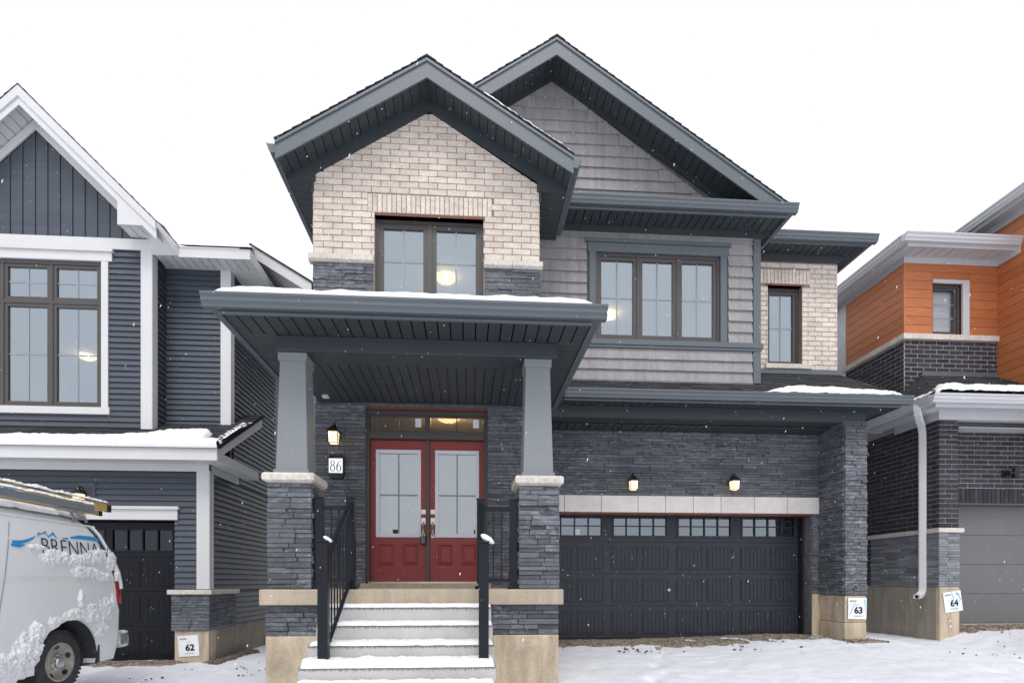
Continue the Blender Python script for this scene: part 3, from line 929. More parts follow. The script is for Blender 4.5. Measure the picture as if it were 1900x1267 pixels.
m = MB(); m.box(5.11, 5.13, YM + .11, YB, zt - .17, zt); m.obj('eave_fascia', M['dark_trim'], H1)
boards_down(soff, zt - .112, H1, XG1, 5.11, YG + .0, YB, 'y')

# ---- right brick wall with the narrow window
fB = front(YB)
nw = (5.494, 6.154, 5.02, 6.474)
XB1 = 6.83
rb = slab('brick_wall', fB, XG1 - .1, XB1, 4.5, 7.0, .2, M['pale_mortar'], H1, [nw])
sold2 = (5.34, 6.30, 6.50, 6.765)
lay_bricks(bricks, fB, XG1, XB1, 4.93, 6.91, rb, [nw, sold2, (nw[0], nw[1], 4.9, 6.51)], phase=1)
n = 14; w = (sold2[1] - sold2[0]) / n
for i in range(n):
    bricks.add(fB, sold2[0] + i * w + .004, sold2[0] + (i + 1) * w - .004, sold2[2] + .005, sold2[3] - .005, .018, rb, .004)
m = MB(); m.fbox(fB, nw[0] - .05, nw[1] + .05, 6.474, 6.498, -.18, .006); m.obj('steel_lintel', M['red_steel'], rb)
m = MB(); m.fbox(fB, nw[0] - .06, nw[1] + .16, 4.93, nw[2] - .002, -.1, .06); m.obj('window_sill', M['cut_stone'], rb, bevel=.008)
window(H1, fB, *nw, [(nw[0] + .045, nw[1] - .045, nw[2] + .045, nw[3] - .045)], M['window_brown'], M['glass'], recess=.10, sash=.06)
room(H1, 5.2, 6.6, YB + .2, 12.5, 4.6, 6.7)
m = MB(); m.box(XB1 - .2, XB1, YB + .2, 16, 3.8, 7.0); m.obj('side_wall', M['pale_mortar'], H1)
m = MB(); m.fbox(fB, XG1, XB1 + .02, 6.91, 7.04, .018, .04); m.obj('frieze_board', M['soffit'], H1)
m = MB(); m.fbox(fB, XG1, XB1 + .02, 4.80, 4.925, .018, .035); m.obj('base_flashing', M['dark_trim'], H1)
zt = 7.19; YE = 9.24
fx = Fr((0, YE, zt), (0, -1, 0), (0, 0, 1))
gutter(H1, fx, -7.28, -5.1, M['dark_trim'])
fx = Fr((7.16, 0, zt), (1, 0, 0), (0, 0, 1))
gutter(H1, fx, *((-14, -YE) if fx.N.y < 0 else (YE, 14)), M['dark_trim'])
m = MB(); m.box(5.0, 7.16, YE, YE + .02, zt - .16, zt); m.box(7.14, 7.16, YE + .02, 14, zt - .16, zt); m.obj('eave_fascia', M['dark_trim'], H1)
boards_down(soff, zt - .14, H1, XG1, 7.14, YE + .02, YB, 'x')
boards_down(soff, zt - .142, H1, XB1, 7.14, YB, 12.5, 'y')
m = MB(); b = len(m.v)
m.v += [(4.9, YE, zt), (7.16, YE, zt), (7.16, 14, zt), (4.9, 14, zt), (4.9, YE + 2.2, zt + 1.0), (4.9, 14, zt + 1.0)]
m.f += [(0, 1, 4), (1, 2, 5, 4), (2, 3, 5), (0, 4, 5, 3), (0, 3, 2, 1)]
m.obj('hip_roof', M['asphalt_shingle'], H1)

# ---- garage: recessed stone wall, cut-stone lintel, pillar, beam, ceiling
fW = front(YW)
gh = (1.27, 6.235, -.5, 2.24)
ga = slab('stone_wall', fW, XR, 6.40, -.5, 3.8, .2, M['ledge_joint'], H1, [gh])
lay_ledge(stones, fW, XR, 6.39, 2.545, 3.68, ga, lo=.2, hi=.62)
lay_ledge(stones, fW, 6.24, 6.39, .80, 2.24, ga, lo=.09, hi=.16)
js = [XR, 1.68, 2.34, 3.0, 3.5, 4.01, 4.52, 5.14, 5.76, 6.36]
for a, b in zip(js, js[1:]):
    m = MB(); m.fbox(fW, a + .004, b - .004, 2.245, 2.54, .002, .045); m.obj('lintel_block', M['lintel_stone'], ga, bevel=.004)
m = MB(); m.fbox(fW, gh[0], gh[1], 2.215, 2.24, -.2, .02); m.obj('steel_lintel', M['red_steel'], ga)
m = MB(); m.fbox(fW, 6.235, 6.40, -.5, .79, .002, .03); m.obj('foundation', M['tan_concrete'], H1)
PF = 8.76
px0, px1 = 6.377, 6.732
m = MB(); m.box(px0, px1, PF, YW - .002, .78, 3.74); pil = m.obj('stone_pillar', M['ledge_joint'], H1)
lay_ledge(stones, front(PF), px0 - .02, px1 + .02, .79, 3.73, pil, lo=.11, hi=.24)
lay_ledge(stones, face_left(px0), -YW + .01, -PF, .79, 3.73, pil, lo=.14, hi=.42)
m = MB(); m.box(px0 - .01, px1 + .01, PF - .012, YW - .03, .32, .778); m.obj('foundation', M['tan_concrete'], H1, bevel=.012)
m = MB(); m.box(px0 - .02, px1 + .005, PF - .03, YW - .03, -.5, .315); m.obj('foundation', M['tan_concrete'], H1, bevel=.015)
m = MB(); m.box(px1 - .2, px1, YW, 16, -.5, 4.0); m.obj('side_wall', M['ledge_joint'], H1)
m = MB(); m.box(XR, px1 + .01, PF - .008, PF + .3, 3.735, 3.91); m.obj('garage_beam', M['soffit'], H1, bevel=.006)  # soffit colour darkens the beam as the overhang's shade would
boards_down(soff, 3.70, H1, XR, px0, PF + .3, YW - .03, 'x')
m = MB(); m.box(XR, px1, PF, YW, 3.715, 3.733); m.obj('ceiling_deck', M['soffit'], H1)
ZGt = 4.04; YGt = 8.44
gutter(H1, Fr((0, YGt, ZGt), (0, -1, 0), (0, 0, 1)), -7.24, -1.50, M['dark_trim'])
m = MB(); m.box(1.5, 7.12, YGt, YGt + .02, ZGt - .16, ZGt); m.box(1.5, 7.08, YGt - .02, YGt - .001, ZGt - .165, ZGt - .14)
m.box(7.10, 7.12, YGt + .02, 14, ZGt - .16, ZGt); m.obj('eave_fascia', M['dark_trim'], H1)
boards_down(soff, ZGt - .12, H1, 1.3, 7.1, YGt + .02, PF - .008, 'x')
boards_down(soff, ZGt - .122, H1, px1, 7.1, PF - .008, 12, 'y')
SP = .66
fs = Fr((0, YGt - .06, ZGt), (1, 0, 0), (0, 1, SP))
Ls = (YB - YGt + .06) * math.sqrt(1 + SP * SP)
m = MB()
def rp(x, y, o=0): return (x, y, ZGt + SP * (y - YGt + .06) + o)
b = len(m.v); m.v += [rp(1.3, YGt - .05), rp(7.16, YGt - .05), rp(6.84, YB), rp(XG1, YB), rp(XG1, YG), rp(1.3, YG)]
m.f += [(0, 1, 2, 3), (0, 3, 4, 5)]
m.v += [rp(7.16, YGt - .05), (7.16, 14, rp(0, YGt - .05)[2]), (6.84, 14, rp(0, YB)[2]), rp(6.84, YB)]; m.f.append((6, 7, 8, 9))
m.obj('skirt_roof', M['asphalt_shingle'], H1)
cl = [(1.3, 0), (7.16, 0), (6.86, Ls), (1.3, Ls)]
roof_courses(H1, fs, 1.3, 7.16, Ls, clip=cl)

# ---- sectional garage door: parts of its own
YO = 9.75
fO = front(YO)
dx0, dx1 = 1.32, 6.20
gd = MB(); gd.fbox(fO, dx0, dx1, -.02, 1.738, -.05, -.012)
gdo = gd.obj('garage_door', M['garage_navy'], H1)
for i in range(4):
    z0 = -.02 + .588 * i; z1 = z0 + .583
    if i < 3:
        s = MB(); s.fbox(fO, dx0, dx1, z0, z1, -.012, 0)
        so = s.obj('door_section', M['garage_navy'], gdo, bevel=.006)
        for q in range(8):
            c0 = dx0 + .61 * q + (.075 if q % 2 == 0 else .045); c1 = dx0 + .61 * (q + 1) - (.045 if q % 2 == 0 else .075)
            r = MB()
            a, b_, c, d = c0, c1, z0 + .085, z1 - .085
            t = .016
            r.fbox(fO, a, b_, c, c + t, 0, .014); r.fbox(fO, a, b_, d - t, d, 0, .014)
            r.fbox(fO, a, a + t, c + t, d - t, 0, .014); r.fbox(fO, b_ - t, b_, c + t, d - t, 0, .014)
            ng = 6; gw2 = (b_ - a - 2 * t - .012) / ng
            for g in range(ng):
                x = a + t + .006 + g * gw2
                r.fbox(fO, x + .006, x + gw2 - .006, c + t + .008, d - t - .008, 0, .010)
            r.obj('door_panel', M['garage_navy'], gdo)
    else:
        holes = []
        for q in range(4):
            a = dx0 + 1.22 * q + .10; holes.append((a, a + 1.02, z0 + .10, z1 - .10))
        slab('door_section', fO, dx0, dx1, z0, z1 - .005, .045, M['garage_navy'], gdo, holes)
        for (a, b_, c, d) in holes:
            r = MB(); t = .03
            r.fbox(fO, a - .02, b_ + .02, c - .02, c + .018, 0, .012); r.fbox(fO, a - .02, b_ + .02, d - .018, d + .02, 0, .012)
            r.fbox(fO, a - .02, a + .018, c + .018, d - .018, 0, .012); r.fbox(fO, b_ - .018, b_ + .02, c + .018, d - .018, 0, .012)
            for g in range(3):
                x = a + (b_ - a) * (g + 1) / 4; r.fbox(fO, x - .009, x + .009, c + .018, d - .018, -.012, .008)
            z = (c + d) / 2; r.fbox(fO, a + .018, b_ - .018, z - .008, z + .008, -.011, .007)
            r.obj('window_frame', M['garage_navy'], gdo)
            p = MB(); p.fbox(fO, a, b_, c, d, -.03, -.022); p.obj('pane', M['garage_glass'], gdo)
r = MB(); r.fbox(fO, dx0, dx1, -.06, -.022, -.045, .004); r.obj('weather_strip', M['black'], gdo)
r = MB()
r.fbox(fO, 3.66, 3.72, .855, .87, 0, .02); r.fbox(fO, 3.682, 3.698, .835, .89, 0, .022); r.obj('lock_handle', M['door_white'], gdo)
r = MB(); r.fbox(fO, dx1 + .002, 6.235, -.06, 2.36, -.04, .03); r.fbox(fO, 6.17, 6.20, -.05, 2.3, .012, .03); r.fbox(fO, dx0, 6.235, 2.31, 2.40, .012, .04)
r.obj('door_jamb', M['garage_black'], H1)
r = MB(); r.box(6.236, 6.25, YW + .01, YO, -.05, 2.215); r.obj('jamb_lining', M['window_brown'], H1)
r = MB(); r.fbox(fO, 5.98, 6.04, -.01, .012, .001, .012); r.obj('red_tag', M['red_lens'], gdo)
r = MB(); r.box(XR, 6.3, YO - .14, YO + .4, -.4, -.062); r.obj('garage_sill', M['slab_concrete'], H1)
st = MB(); st.fbox(fO, 1.93, 2.03, 1.83, 1.97, -.02, -.018); sto = st.obj('sticker', M['paper'], gdo)
sm = MB(); sm.fbox(fO, 1.95, 2.01, 1.92, 1.926, -.017, -.0165); sm.fbox(fO, 1.95, 2.0, 1.905, 1.91, -.017, -.0165); sm.obj('print', M['gray_ink'], sto)
rg = room(H1, 1.0, 6.4, YO + .15, 15, -.05, 3.2, 'garage_room')

# ---- entry doors
fE = front(7.86)
fr_ = MB()
fr_.fbox(fD, -1.455, -1.415, 1.0, 3.455, -.16, -.03); fr_.fbox(fD, .222, .262, 1.0, 3.455, -.16, -.03)
fr_.fbox(fD, -1.415, .222, 3.395, 3.455, -.16, -.03); fr_.fbox(fD, -1.415, .222, 3.05, 3.15, -.16, -.02)
fr_.fbox(fD, -.62, -.56, 3.15, 3.395, -.16, -.045); fr_.fbox(fD, -1.415, .222, 3.12, 3.15, -.02, -.005)
fr_.fbox(fD, -.612, -.568, 1.0, 3.05, -.14, -.07)
dfo = fr_.obj('door_frame', M['window_brown'], H1, bevel=.004)
m = MB(); m.fbox(fD, -1.50, .30, 3.458, 3.49, -.18, .008); m.obj('steel_lintel', M['red_steel'], pw)
for (a, b) in ((-1.475, -1.4555), (.2625, .282)):
    m = MB(); m.fbox(fD, a, b, 1.0, 3.45, -.1, .014); m.obj('brick_mould', M['window_brown'], H1)
for (a, b) in ((-1.39, -.63), (-.55, .20)):
    s = MB()
    s.fbox(fD, a - .02, b + .02, 3.152, 3.172, -.11, -.06); s.fbox(fD, a - .02, b + .02, 3.375, 3.393, -.11, -.06)
    s.fbox(fD, a - .02, a, 3.172, 3.375, -.11, -.06); s.fbox(fD, b, b + .02, 3.172, 3.375, -.11, -.06)
    c = (a + b) / 2; s.fbox(fD, c - .007, c + .007, 3.172, 3.375, -.10, -.075)
    t_ = s.obj('transom', M['window_brown'], H1)
    p = MB(); p.fbox(fD, a, b, 3.172, 3.375, -.092, -.088); p.obj('pane', M['transom_glass'], t_)
    p = MB(); p.fbox(fD, b - .14, b - .055, 3.235, 3.36, -.086, -.085); p.obj('sticker', M['paper'], t_)
for (a, b, hx) in ((-1.41, -.616, -.655), (-.564, .222, -.52)):
    lx0, lx1, lz0, lz1 = (a + .115, b - .155, 1.66, 2.90) if hx == -.655 else (a + .155, b - .115, 1.66, 2.90)
    lx0, lx1 = (a + .085, b - .085)
    do = slab('door', fE, a, b, 1.012, 3.045, .045, M['door_red'], H1, [(lx0, lx1, lz0, lz1)])
    r = MB(); t = .042
    r.fbox(fE, lx0 - .01, lx1 + .01, lz0 - .01, lz0 + t, -.05, .014); r.fbox(fE, lx0 - .01, lx1 + .01, lz1 - t, lz1 + .01, -.05, .014)
    r.fbox(fE, lx0 - .01, lx0 + t, lz0 + t, lz1 - t, -.05, .014); r.fbox(fE, lx1 - t, lx1 + .01, lz0 + t, lz1 - t, -.05, .014)
    r.obj('glass_frame', M['door_white'], do, bevel=.004)
    p = MB(); p.fbox(fE, lx0 + t, lx1 - t, lz0 + t, lz1 - t, -.026, -.02); p.obj('pane', M['door_glass'], do)
    g = MB(); c = (lx0 + lx1) / 2; z = (lz0 + lz1) / 2 - .02
    g.fbox(fE, c - .011, c + .011, lz0 + t, lz1 - t, -.019, -.013); g.fbox(fE, lx0 + t, lx1 - t, z - .011, z + .011, -.018, -.014); g.obj('grille', M['muntin'], do)
    for (pa, pb) in ((a + .12, a + .33), (b - .33, b - .12)):
        r = MB(); r.fbox(fE, pa, pb, 1.25, 1.55, .0005, .008)
        q = MB()
        rings = [[fE.p(u, v, n_) for u, v in ((pa + e, 1.25 + e), (pb - e, 1.25 + e), (pb - e, 1.55 - e), (pa + e, 1.55 - e))] for e, n_ in ((0, .001), (.012, .012), (.026, .003), (.05, .012))]
        q.loft(rings, cap=False); b0 = len(q.v) - 4; q.f.append((b0, b0 + 1, b0 + 2, b0 + 3))
        q.obj('door_panel', M['door_red'], do)
    h = MB(); h.fbox(fE, hx - .033, hx + .033, 1.985, 2.05, .001, .014); h.lathe(fE.p(hx, 2.018, .014), fE.N, [(0, .024), (.01, .022), (.012, .01), (.012, .001)], 16)
    h.obj('deadbolt', M['nickel'], do)
    h = MB(); h.fbox(fE, hx - .03, hx + .03, 1.84, 1.93, .001, .014)
    h.tube([fE.p(hx, 1.87, .012), fE.p(hx, 1.865, .05), fE.p(hx, 1.83, .062), fE.p(hx, 1.72, .062), fE.p(hx, 1.675, .05), fE.p(hx, 1.668, .01)], .0125, 8)
    h.fbox(fE, hx - .022, hx + .022, 1.645, 1.70, .001, .010)
    h.fbox(fE, hx - .016, hx + .016, 1.868, 1.892, .014, .04)
    h.obj('door_handle', M['nickel'], do, smooth=False)
m = MB(); m.box(-1.50, .31, 7.56, 7.98, .90, .985); m.obj('door_sill', M['slab_concrete'], H1, bevel=.008)
m = MB(); m.box(-1.42, .225, 7.70, 7.93, .986, 1.010); m.obj('threshold', M['nickel'], H1)
room(H1, -2.1, .95, YD + .22, 13, .93, 3.80, 'entry_room')

# ---- porch: slab, base, piers, columns, beam, ceiling, roof
m = MB(); m.box(-2.235, 1.045, 5.90, YD - .01, .755, .925); m.obj('porch_slab', M['slab_concrete'], H1, bevel=.012)
m = MB(); m.box(-2.16, .97, 6.0, YD - .02, .42, .753); pb = m.obj('porch_base', M['ledge_joint'], H1)
lay_ledge(stones, front(6.0), -2.19, -1.44, .42, .752, pb, lo=.14, hi=.4)
lay_ledge(stones, front(6.0), .19, 1.0, .42, .752, pb, lo=.14, hi=.4)
lay_ledge(stones, face_left(-2.16), -7.6, -6.0, .42, .752, pb)
lay_ledge(stones, face_right(.97), 6.0, 7.6, .42, .752, pb)
m = MB(); m.box(-2.19, -.60, 5.965, YD - .02, -.8, .418); m.obj('foundation', M['tan_concrete'], H1, bevel=.012)
m = MB(); m.box(-.60, 1.0, 5.966, YD - .02, -.8, .417); m.obj('foundation', M['tan_concrete'], H1, bevel=.012)
for (x0, x1) in ((-2.165, -1.715), (.565, 1.0)):
    cx = (x0 + x1) / 2
    m = MB(); m.box(x0 + .02, x1 - .02, 6.0, 6.40, .926, 2.075); pr = m.obj('stone_pier', M['ledge_joint'], H1)
    lay_ledge(stones, front(6.0), x0 - .01, x1 + .01, .93, 2.073, pr, lo=.12, hi=.33)
    lay_ledge(stones, face_right(x1 - .02), 6.0, 6.41, .93, 2.073, pr, lo=.12, hi=.3)
    lay_ledge(stones, face_left(x0 + .02), -6.41, -6.0, .93, 2.073, pr, lo=.12, hi=.3)
    cap = MB(); a = .055
    def ring(e, z): return [(x0 - e, 5.975 - e, z), (x1 + e, 5.975 - e, z), (x1 + e, 6.425 + e, z), (x0 - e, 6.425 + e, z)]
    cap.loft([ring(.005, 2.076), ring(.05, 2.10), ring(.055, 2.16), ring(.035, 2.185)]); cap.obj('pier_cap', M['cut_stone'], pr, bevel=.006)
    col = MB(); wb, wt = .17, .137; yc = 6.22
    def sq(h, z): return [(cx - h, yc - h, z), (cx + h, yc - h, z), (cx + h, yc + h, z), (cx - h, yc + h, z)]
    col.loft([sq(wb, 2.24), sq(wt, 3.46)]); cl_ = col.obj('porch_column', M['column_paint'], H1, bevel=.004)
    q = MB(); q.loft([sq(wb + .018, 2.186), sq(wb + .018, 2.24)]); q.obj('column_base', M['column_paint'], cl_, bevel=.004)
    q = MB(); q.loft([sq(wt + .016, 3.44), sq(wt + .018, 3.528)]); q.obj('column_capital', M['column_paint'], cl_, bevel=.004)
m = MB(); m.box(-2.10, 1.0, 6.03, 6.38, 3.53, 3.70); m.obj('porch_beam', M['soffit'], H1, bevel=.006)  # darker than the trim to paint in shade under the porch eave
for (a, b) in ((-2.095, -1.75), (.65, .995)):
    m = MB(); m.box(a, b, 6.38, YD - .01, 3.531, 3.70); m.obj('porch_beam', M['soffit'], H1)
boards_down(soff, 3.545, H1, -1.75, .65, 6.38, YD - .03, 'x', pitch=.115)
m = MB(); m.box(-2.09, .99, 6.38, YD - .01, 3.548, 3.56); m.obj('ceiling_deck', M['soffit'], H1)
YP = 5.56; xpl, xpr = -2.50, 1.30; ZP = 3.845
gutter(H1, Fr((0, YP, ZP), (0, -1, 0), (0, 0, 1)), -xpr - .125, -xpl + .125, M['dark_trim'])
for (x, sgn, yb) in ((xpl, -1, YD + .6), (xpr, 1, 8.4)):
    fx = Fr((x, 0, ZP), (sgn, 0, 0), (0, 0, 1))
    gutter(H1, fx, *((-yb, -YP) if fx.N.y < 0 else (YP, yb)), M['dark_trim'])
    m = MB(); m.box(*sorted((x, x - sgn * .02)), YP + .02, yb, ZP - .165, ZP); m.obj('eave_fascia', M['dark_trim'], H1)
m = MB(); m.box(xpl, xpr, YP, YP + .02, ZP - .165, ZP); m.box(xpl + .02, xpr - .02, YP - .018, YP - .001, ZP - .17, ZP - .145); m.obj('eave_fascia', M['dark_trim'], H1)
boards_down(soff, ZP - .135, H1, xpl + .02, xpr - .02, YP + .02, 6.03, 'x')
boards_down(soff, ZP - .135, H1, xpl + .02, -2.10, 6.03, YD, 'y')
boards_down(soff, ZP - .135, H1, 1.0, xpr - .02, 6.03, 8.4, 'y')
m = MB(); zz = ZP - .01
m.v += [(xpl - .03, YP - .05, zz), (xpr + .03, YP - .05, zz), (.2, YD, zz + .62), (-1.4, YD, zz + .62), (xpl - .03, YD + .6, zz), (xpr + .03, 8.4, zz)]
m.f += [(0, 1, 2, 3), (0, 3, 4), (1, 5, 2)]
m.obj('porch_roof', M['asphalt_shingle'], H1)
m = MB(); m.box(-1.98, -1.90, 7.42, 7.50, 3.505, 3.532); m.obj('ceiling_plate', M['white_trim'], H1)

# steps
stp = thing('porch_steps', 'grey concrete front steps with snow and wet streaks on each riser', 'steps', (-.62, 5.2, 0))
for n in range(1, 7):
    z = .922 - .165 * n; yf = 5.9 - .27 * n
    m = MB(); m.box(-1.48 - .003 * n, .23 + .003 * n, yf, 5.955, z - (.165 if n < 6 else .4), z)
    m.obj('step', M['step_concrete'], stp, origin=(-.62, yf, z), bevel=.008)
    if n < 6:
        def th(u, v, n=n, z=z, yf=yf):
            if v < .002: return -.014 - .004 * fbm(u * 9, n)
            e = min(.262 - v, (u + 1.46) * 1.5, (.22 - u) * 1.5)
            cov = .045 + .075 * (n == 4) * 1
            t = (.026 if n < 4 else .060) * (1 + .22 * fbm(u * 4, v * 4, n) + .16 * fbm(u * 17, v * 17, n)) * min(1, max(0, e + .010 + .010 * fbm(u * 9, v * 9, n + 9)) / .022) ** .5
            return t - .006
        snow_patch('step_snow', ['', 'thin snow on the top step below the porch slab', 'snow strip on the second step from the top',
                    'snow strip on the third step from the top', 'thick snow on the lowest step in view', 'snow on the step below the lowest one in view'][n],
                   Fr((0, yf - .014, z), (1, 0, 0), (0, 1, 0)), -1.47, .225, 0, .270, .016, th, 'snow on the front steps')

bricks.finish(H1); stones.finish(H1); shing.finish(H1); soff.finish(H1)

# ---- railings
def railing(label, posts, slopes, knob=False):
    root = thing('railing', label, 'railing', (posts[0][0], posts[0][1], posts[0][2]), 'black railings at the front steps')
    for (x, y, z0, z1, h) in posts:
        m = MB(); m.box(x - h, x + h, y - h, y + h, z0, z1); m.box(x - h - .006, x + h + .006, y - h - .006, y + h + .006, z1, z1 + .012)
        m.box(x - h - .022, x + h + .022, y - h - .022, y + h + .022, z0, z0 + .035)
        m.obj('post', M['iron'], root, bevel=.004)
    for (a, b, top, bot, nb) in slopes:
        a, b = Vector(a), Vector(b)
        for nm, dz, hw_, hh in (('top_rail', top, .026, .022), ('bottom_rail', bot, .018, .015)):
            m = MB(); d = (b - a).normalized(); s = d.cross(Vector((0, 0, 1))).normalized() * hw_; up = Vector((0, 0, hh))
            rings = [[p + Vector((0, 0, dz)) - s - up, p + Vector((0, 0, dz)) + s - up, p + Vector((0, 0, dz)) + s + up * .6, p + Vector((0, 0, dz)) + s * .5 + up, p + Vector((0, 0, dz)) - s * .5 + up, p + Vector((0, 0, dz)) - s + up * .6] for p in (a, b)]
            m.loft(rings); m.obj(nm, M['iron'], root)
        for i in range(nb):
            p = a.lerp(b, (i + 1) / (nb + 1))
            m = MB(); m.box(p.x - .0075, p.x + .0075, p.y - .0075, p.y + .0075, p.z + bot, p.z + top); m.obj('baluster', M['iron'], root)
    return root
for (x, lab, lab2) in ((-1.30, 'sloping black stair railing on the left of the steps, bottom post capless', 'short black porch guard between left stone pier and steps'),
                       (.135, 'sloping black stair railing on the right of the steps, seen end on', 'short black porch guard between red doors and right stone pier')):
    yb, yt = 4.93, 6.06
    railing(lab, [(x, yb, .262, 1.36, .045), (x, yt, .925, 1.925, .045)], [((x, yb + .045, .262), (x, yt - .045, .925), .94, .10, 8)])
    xe = -1.64 if x < -1 else .50
    sg = -1 if x < -1 else 1
    railing(lab2, [(xe, yt, .925, 1.925, .042)], [((x + sg * .048, yt, .925), (xe - sg * .042, yt, .925), .90, .10, 2)])
for (x, lab, r) in ((-1.265, 'small lump of snow on top of the left bottom railing post', .034), (.17, 'ball of snow caught on top of the right bottom railing post', .055)):
    m = MB()
    rings = []
    for i in range(8):
        t = math.pi * (i + .3) / 7.6
        rings.append([(x + r * math.sin(t) * math.cos(q) * 1.15 * (1 + .25 * fbm(math.cos(q) * 2 + x, math.sin(q) * 2, i)), 4.93 + r * math.sin(t) * math.sin(q), 1.374 + r * .42 + r * .62 * -math.cos(t) - .6 * r * (math.cos(q) * math.sin(t))) for q in [2 * math.pi * j / 14 for j in range(14)]])
    m.loft(rings); o = m.obj('post_snow', M['snow'], None, smooth=True)
    tag(o, lab, 'snow', 'snow lumps on railing posts', 'stuff')

# ---- lanterns, number box, lock box, ceiling lights
def lantern(label, x, y, z, arm_up=True):
    """x,y,z: centre of the glass box bottom; wall is at y + .15"""
    root = thing('wall_lantern', label, 'lantern', (x, y + .15, z + .12), 'lit black wall lanterns')
    a, h = .062, .155
    g = MB(); g.loft([[(x - a * .86, y - a * .86, z), (x + a * .86, y - a * .86, z), (x + a * .86, y + a * .86, z), (x - a * .86, y + a * .86, z)],
                      [(x - a, y - a, z + h), (x + a, y - a, z + h), (x + a, y + a, z + h), (x - a, y + a, z + h)]])
    g.obj('lantern_glass', M['lamp_glow'], root)
    b = MB(); e = .004
    for i in range(4):
        t = i / 3; s = a * (.86 + .14 * t) + .003; zz = z + h * t
        for (q0, q1) in (((-s, -s), (s, -s)), ((s, -s), (s, s)), ((s, s), (-s, s)), ((-s, s), (-s, -s))):
            b.tube([(x + q0[0], y + q0[1], zz), (x + q1[0], y + q1[1], zz)], .0065 if i in (0, 3) else .003, 4)
    for i in range(4):
        u = -1 + 2 * i / 3
        for (ax, ay) in ((u, -1), (u, 1), (-1, u), (1, u)):
            s0, s1 = a * .86 + .003, a + .003
            b.tube([(x + ax * s0, y + ay * s0, z), (x + ax * s1, y + ay * s1, z + h)], .0065 if i in (0, 3) else .003, 4)
    b.obj('cage', M['black'], root)
    r = MB()
    def sq2(s, zz): return [(x - s, y - s, zz), (x + s, y - s, zz), (x + s, y + s, zz), (x - s, y + s, zz)]
    r.loft([sq2(a + .02, z + h), sq2(a + .022, z + h + .010), sq2(a * .72, z + h + .055), sq2(a * .35, z + h + .085), sq2(.012, z + h + .095)])
    r.lathe((x, y, z + h + .09), (0, 0, 1), [(0, .012), (.02, .008), (.04, .012), (.055, .002)], 8)
    r.obj('lantern_roof', M['black'], root)
    m = MB(); m.tube([(x, y, z + h + .10), (x, y + .02, z + h + .125), (x, y + .07, z + h + .13), (x, y + .12, z + h + .09), (x, y + .145, z + h + .03)], .012, 8)
    m.lathe((x, y + .15, z + h * .8), (0, -1, 0), [(0, .06), (.012, .06), (.025, .04), (.03, .01)], 16)
    m.obj('bracket', M['black'], root)
    lm = MB(); lm.lathe((x, y, z + .02), (0, 0, 1), [(0, .012), (.03, .02), (.07, .02), (.09, .008)], 8)
    return root
lantern('lit black lantern above the house number beside the red doors', -1.86, 7.57, 2.915)
lantern('lit black lantern over the garage door, nearer the porch', 2.875, 9.27, 2.62)
lantern('lit black lantern over the garage door, nearer the stone pillar', 4.70, 9.27, 2.64)
lantern('black lantern above the ladder on the white-trimmed house', -6.70, 9.73, 2.37)

nb = thing('house_number_sign', 'black box sign with white face reading 86 under the porch lantern', 'house number', (-1.85, 7.73, 2.5))
f6 = front(7.645)
m = MB()
def rr(u0, u1, v0, v1, n): return [f6.p(u, v, n) for u, v in ((u0, v0), (u1, v0), (u1, v1), (u0, v1))]
m.fbox(f6, -1.955, -1.745, 2.515, 2.735, -.10, 0)
m.loft([rr(-1.955, -1.745, 2.735, 2.736, 0), rr(-1.925, -1.775, 2.79, 2.80, -.05)], cap=False)
m.prism(f6, [(-1.955, 2.515), (-1.935, 2.455), (-1.765, 2.455), (-1.745, 2.515)], -.10, -.005)
m.prism(f6, [(-1.955, 2.735), (-1.745, 2.735), (-1.775, 2.795), (-1.925, 2.795)], -.10, -.03)
m.obj('sign_box', M['black'], nb)
m = MB(); m.fbox(f6, -1.945, -1.757, 2.525, 2.725, .001, .005); fc = m.obj('sign_face', M['lit_face'], nb)
def ringpoly(cx, cz, rx, rz, tx, tz, mbuf, n=28):
    o = [(cx + rx * math.cos(2 * math.pi * i / n), cz + rz * math.sin(2 * math.pi * i / n)) for i in range(n)]
    q = [(cx + (rx - tx) * math.cos(2 * math.pi * i / n), cz + (rz - tz) * math.sin(2 * math.pi * i / n)) for i in range(n)]
    b = len(mbuf.v); mbuf.v += [tuple(f6.p(u, v, .0065)) for u, v in o + q]
    mbuf.f += [(b + i, b + (i + 1) % n, b + n + (i + 1) % n, b + n + i) for i in range(n)]
m = MB()
ringpoly(-1.893, 2.663, .028, .040, .011, .006, m); ringpoly(-1.893, 2.588, .034, .046, .013, .006, m)
ringpoly(-1.808, 2.588, .034, .046, .014, .006, m)
o = []
for i in range(9):
    t = i / 8; u = -1.8415 + .066 * t ** 1.8; v = 2.60 + .105 * t ** .8; wv = .011 * (1 - t) + .004
    o.append((u, v, wv))
b = len(m.v)
for (u, v, wv) in o: m.v += [tuple(f6.p(u, v, .0067)), tuple(f6.p(u + wv, v - wv * .3, .0067))]
m.f += [(b + 2 * i, b + 2 * i + 1, b + 2 * i + 3, b + 2 * i + 2) for i in range(8)]
m.obj('number_86', M['ink'], nb)

lb = thing('lock_box', 'small grey key lock box hanging from the left red door handle', 'lock box', (-.655, 7.80, 1.55))
m = MB(); m.box(-.695, -.615, 7.765, 7.81, 1.545, 1.66); m.obj('box_body', M['black'], lb, bevel=.008)
m = MB(); m.box(-.68, -.63, 7.758, 7.766, 1.56, 1.645); m.obj('keypad', M['steel_gray'], lb)
m = MB(); m.tube([(-.672, 7.79, 1.655), (-.672, 7.795, 1.70), (-.655, 7.797, 1.715), (-.638, 7.795, 1.70), (-.638, 7.79, 1.655)], .005, 6); m.obj('shackle', M['nickel'], lb)

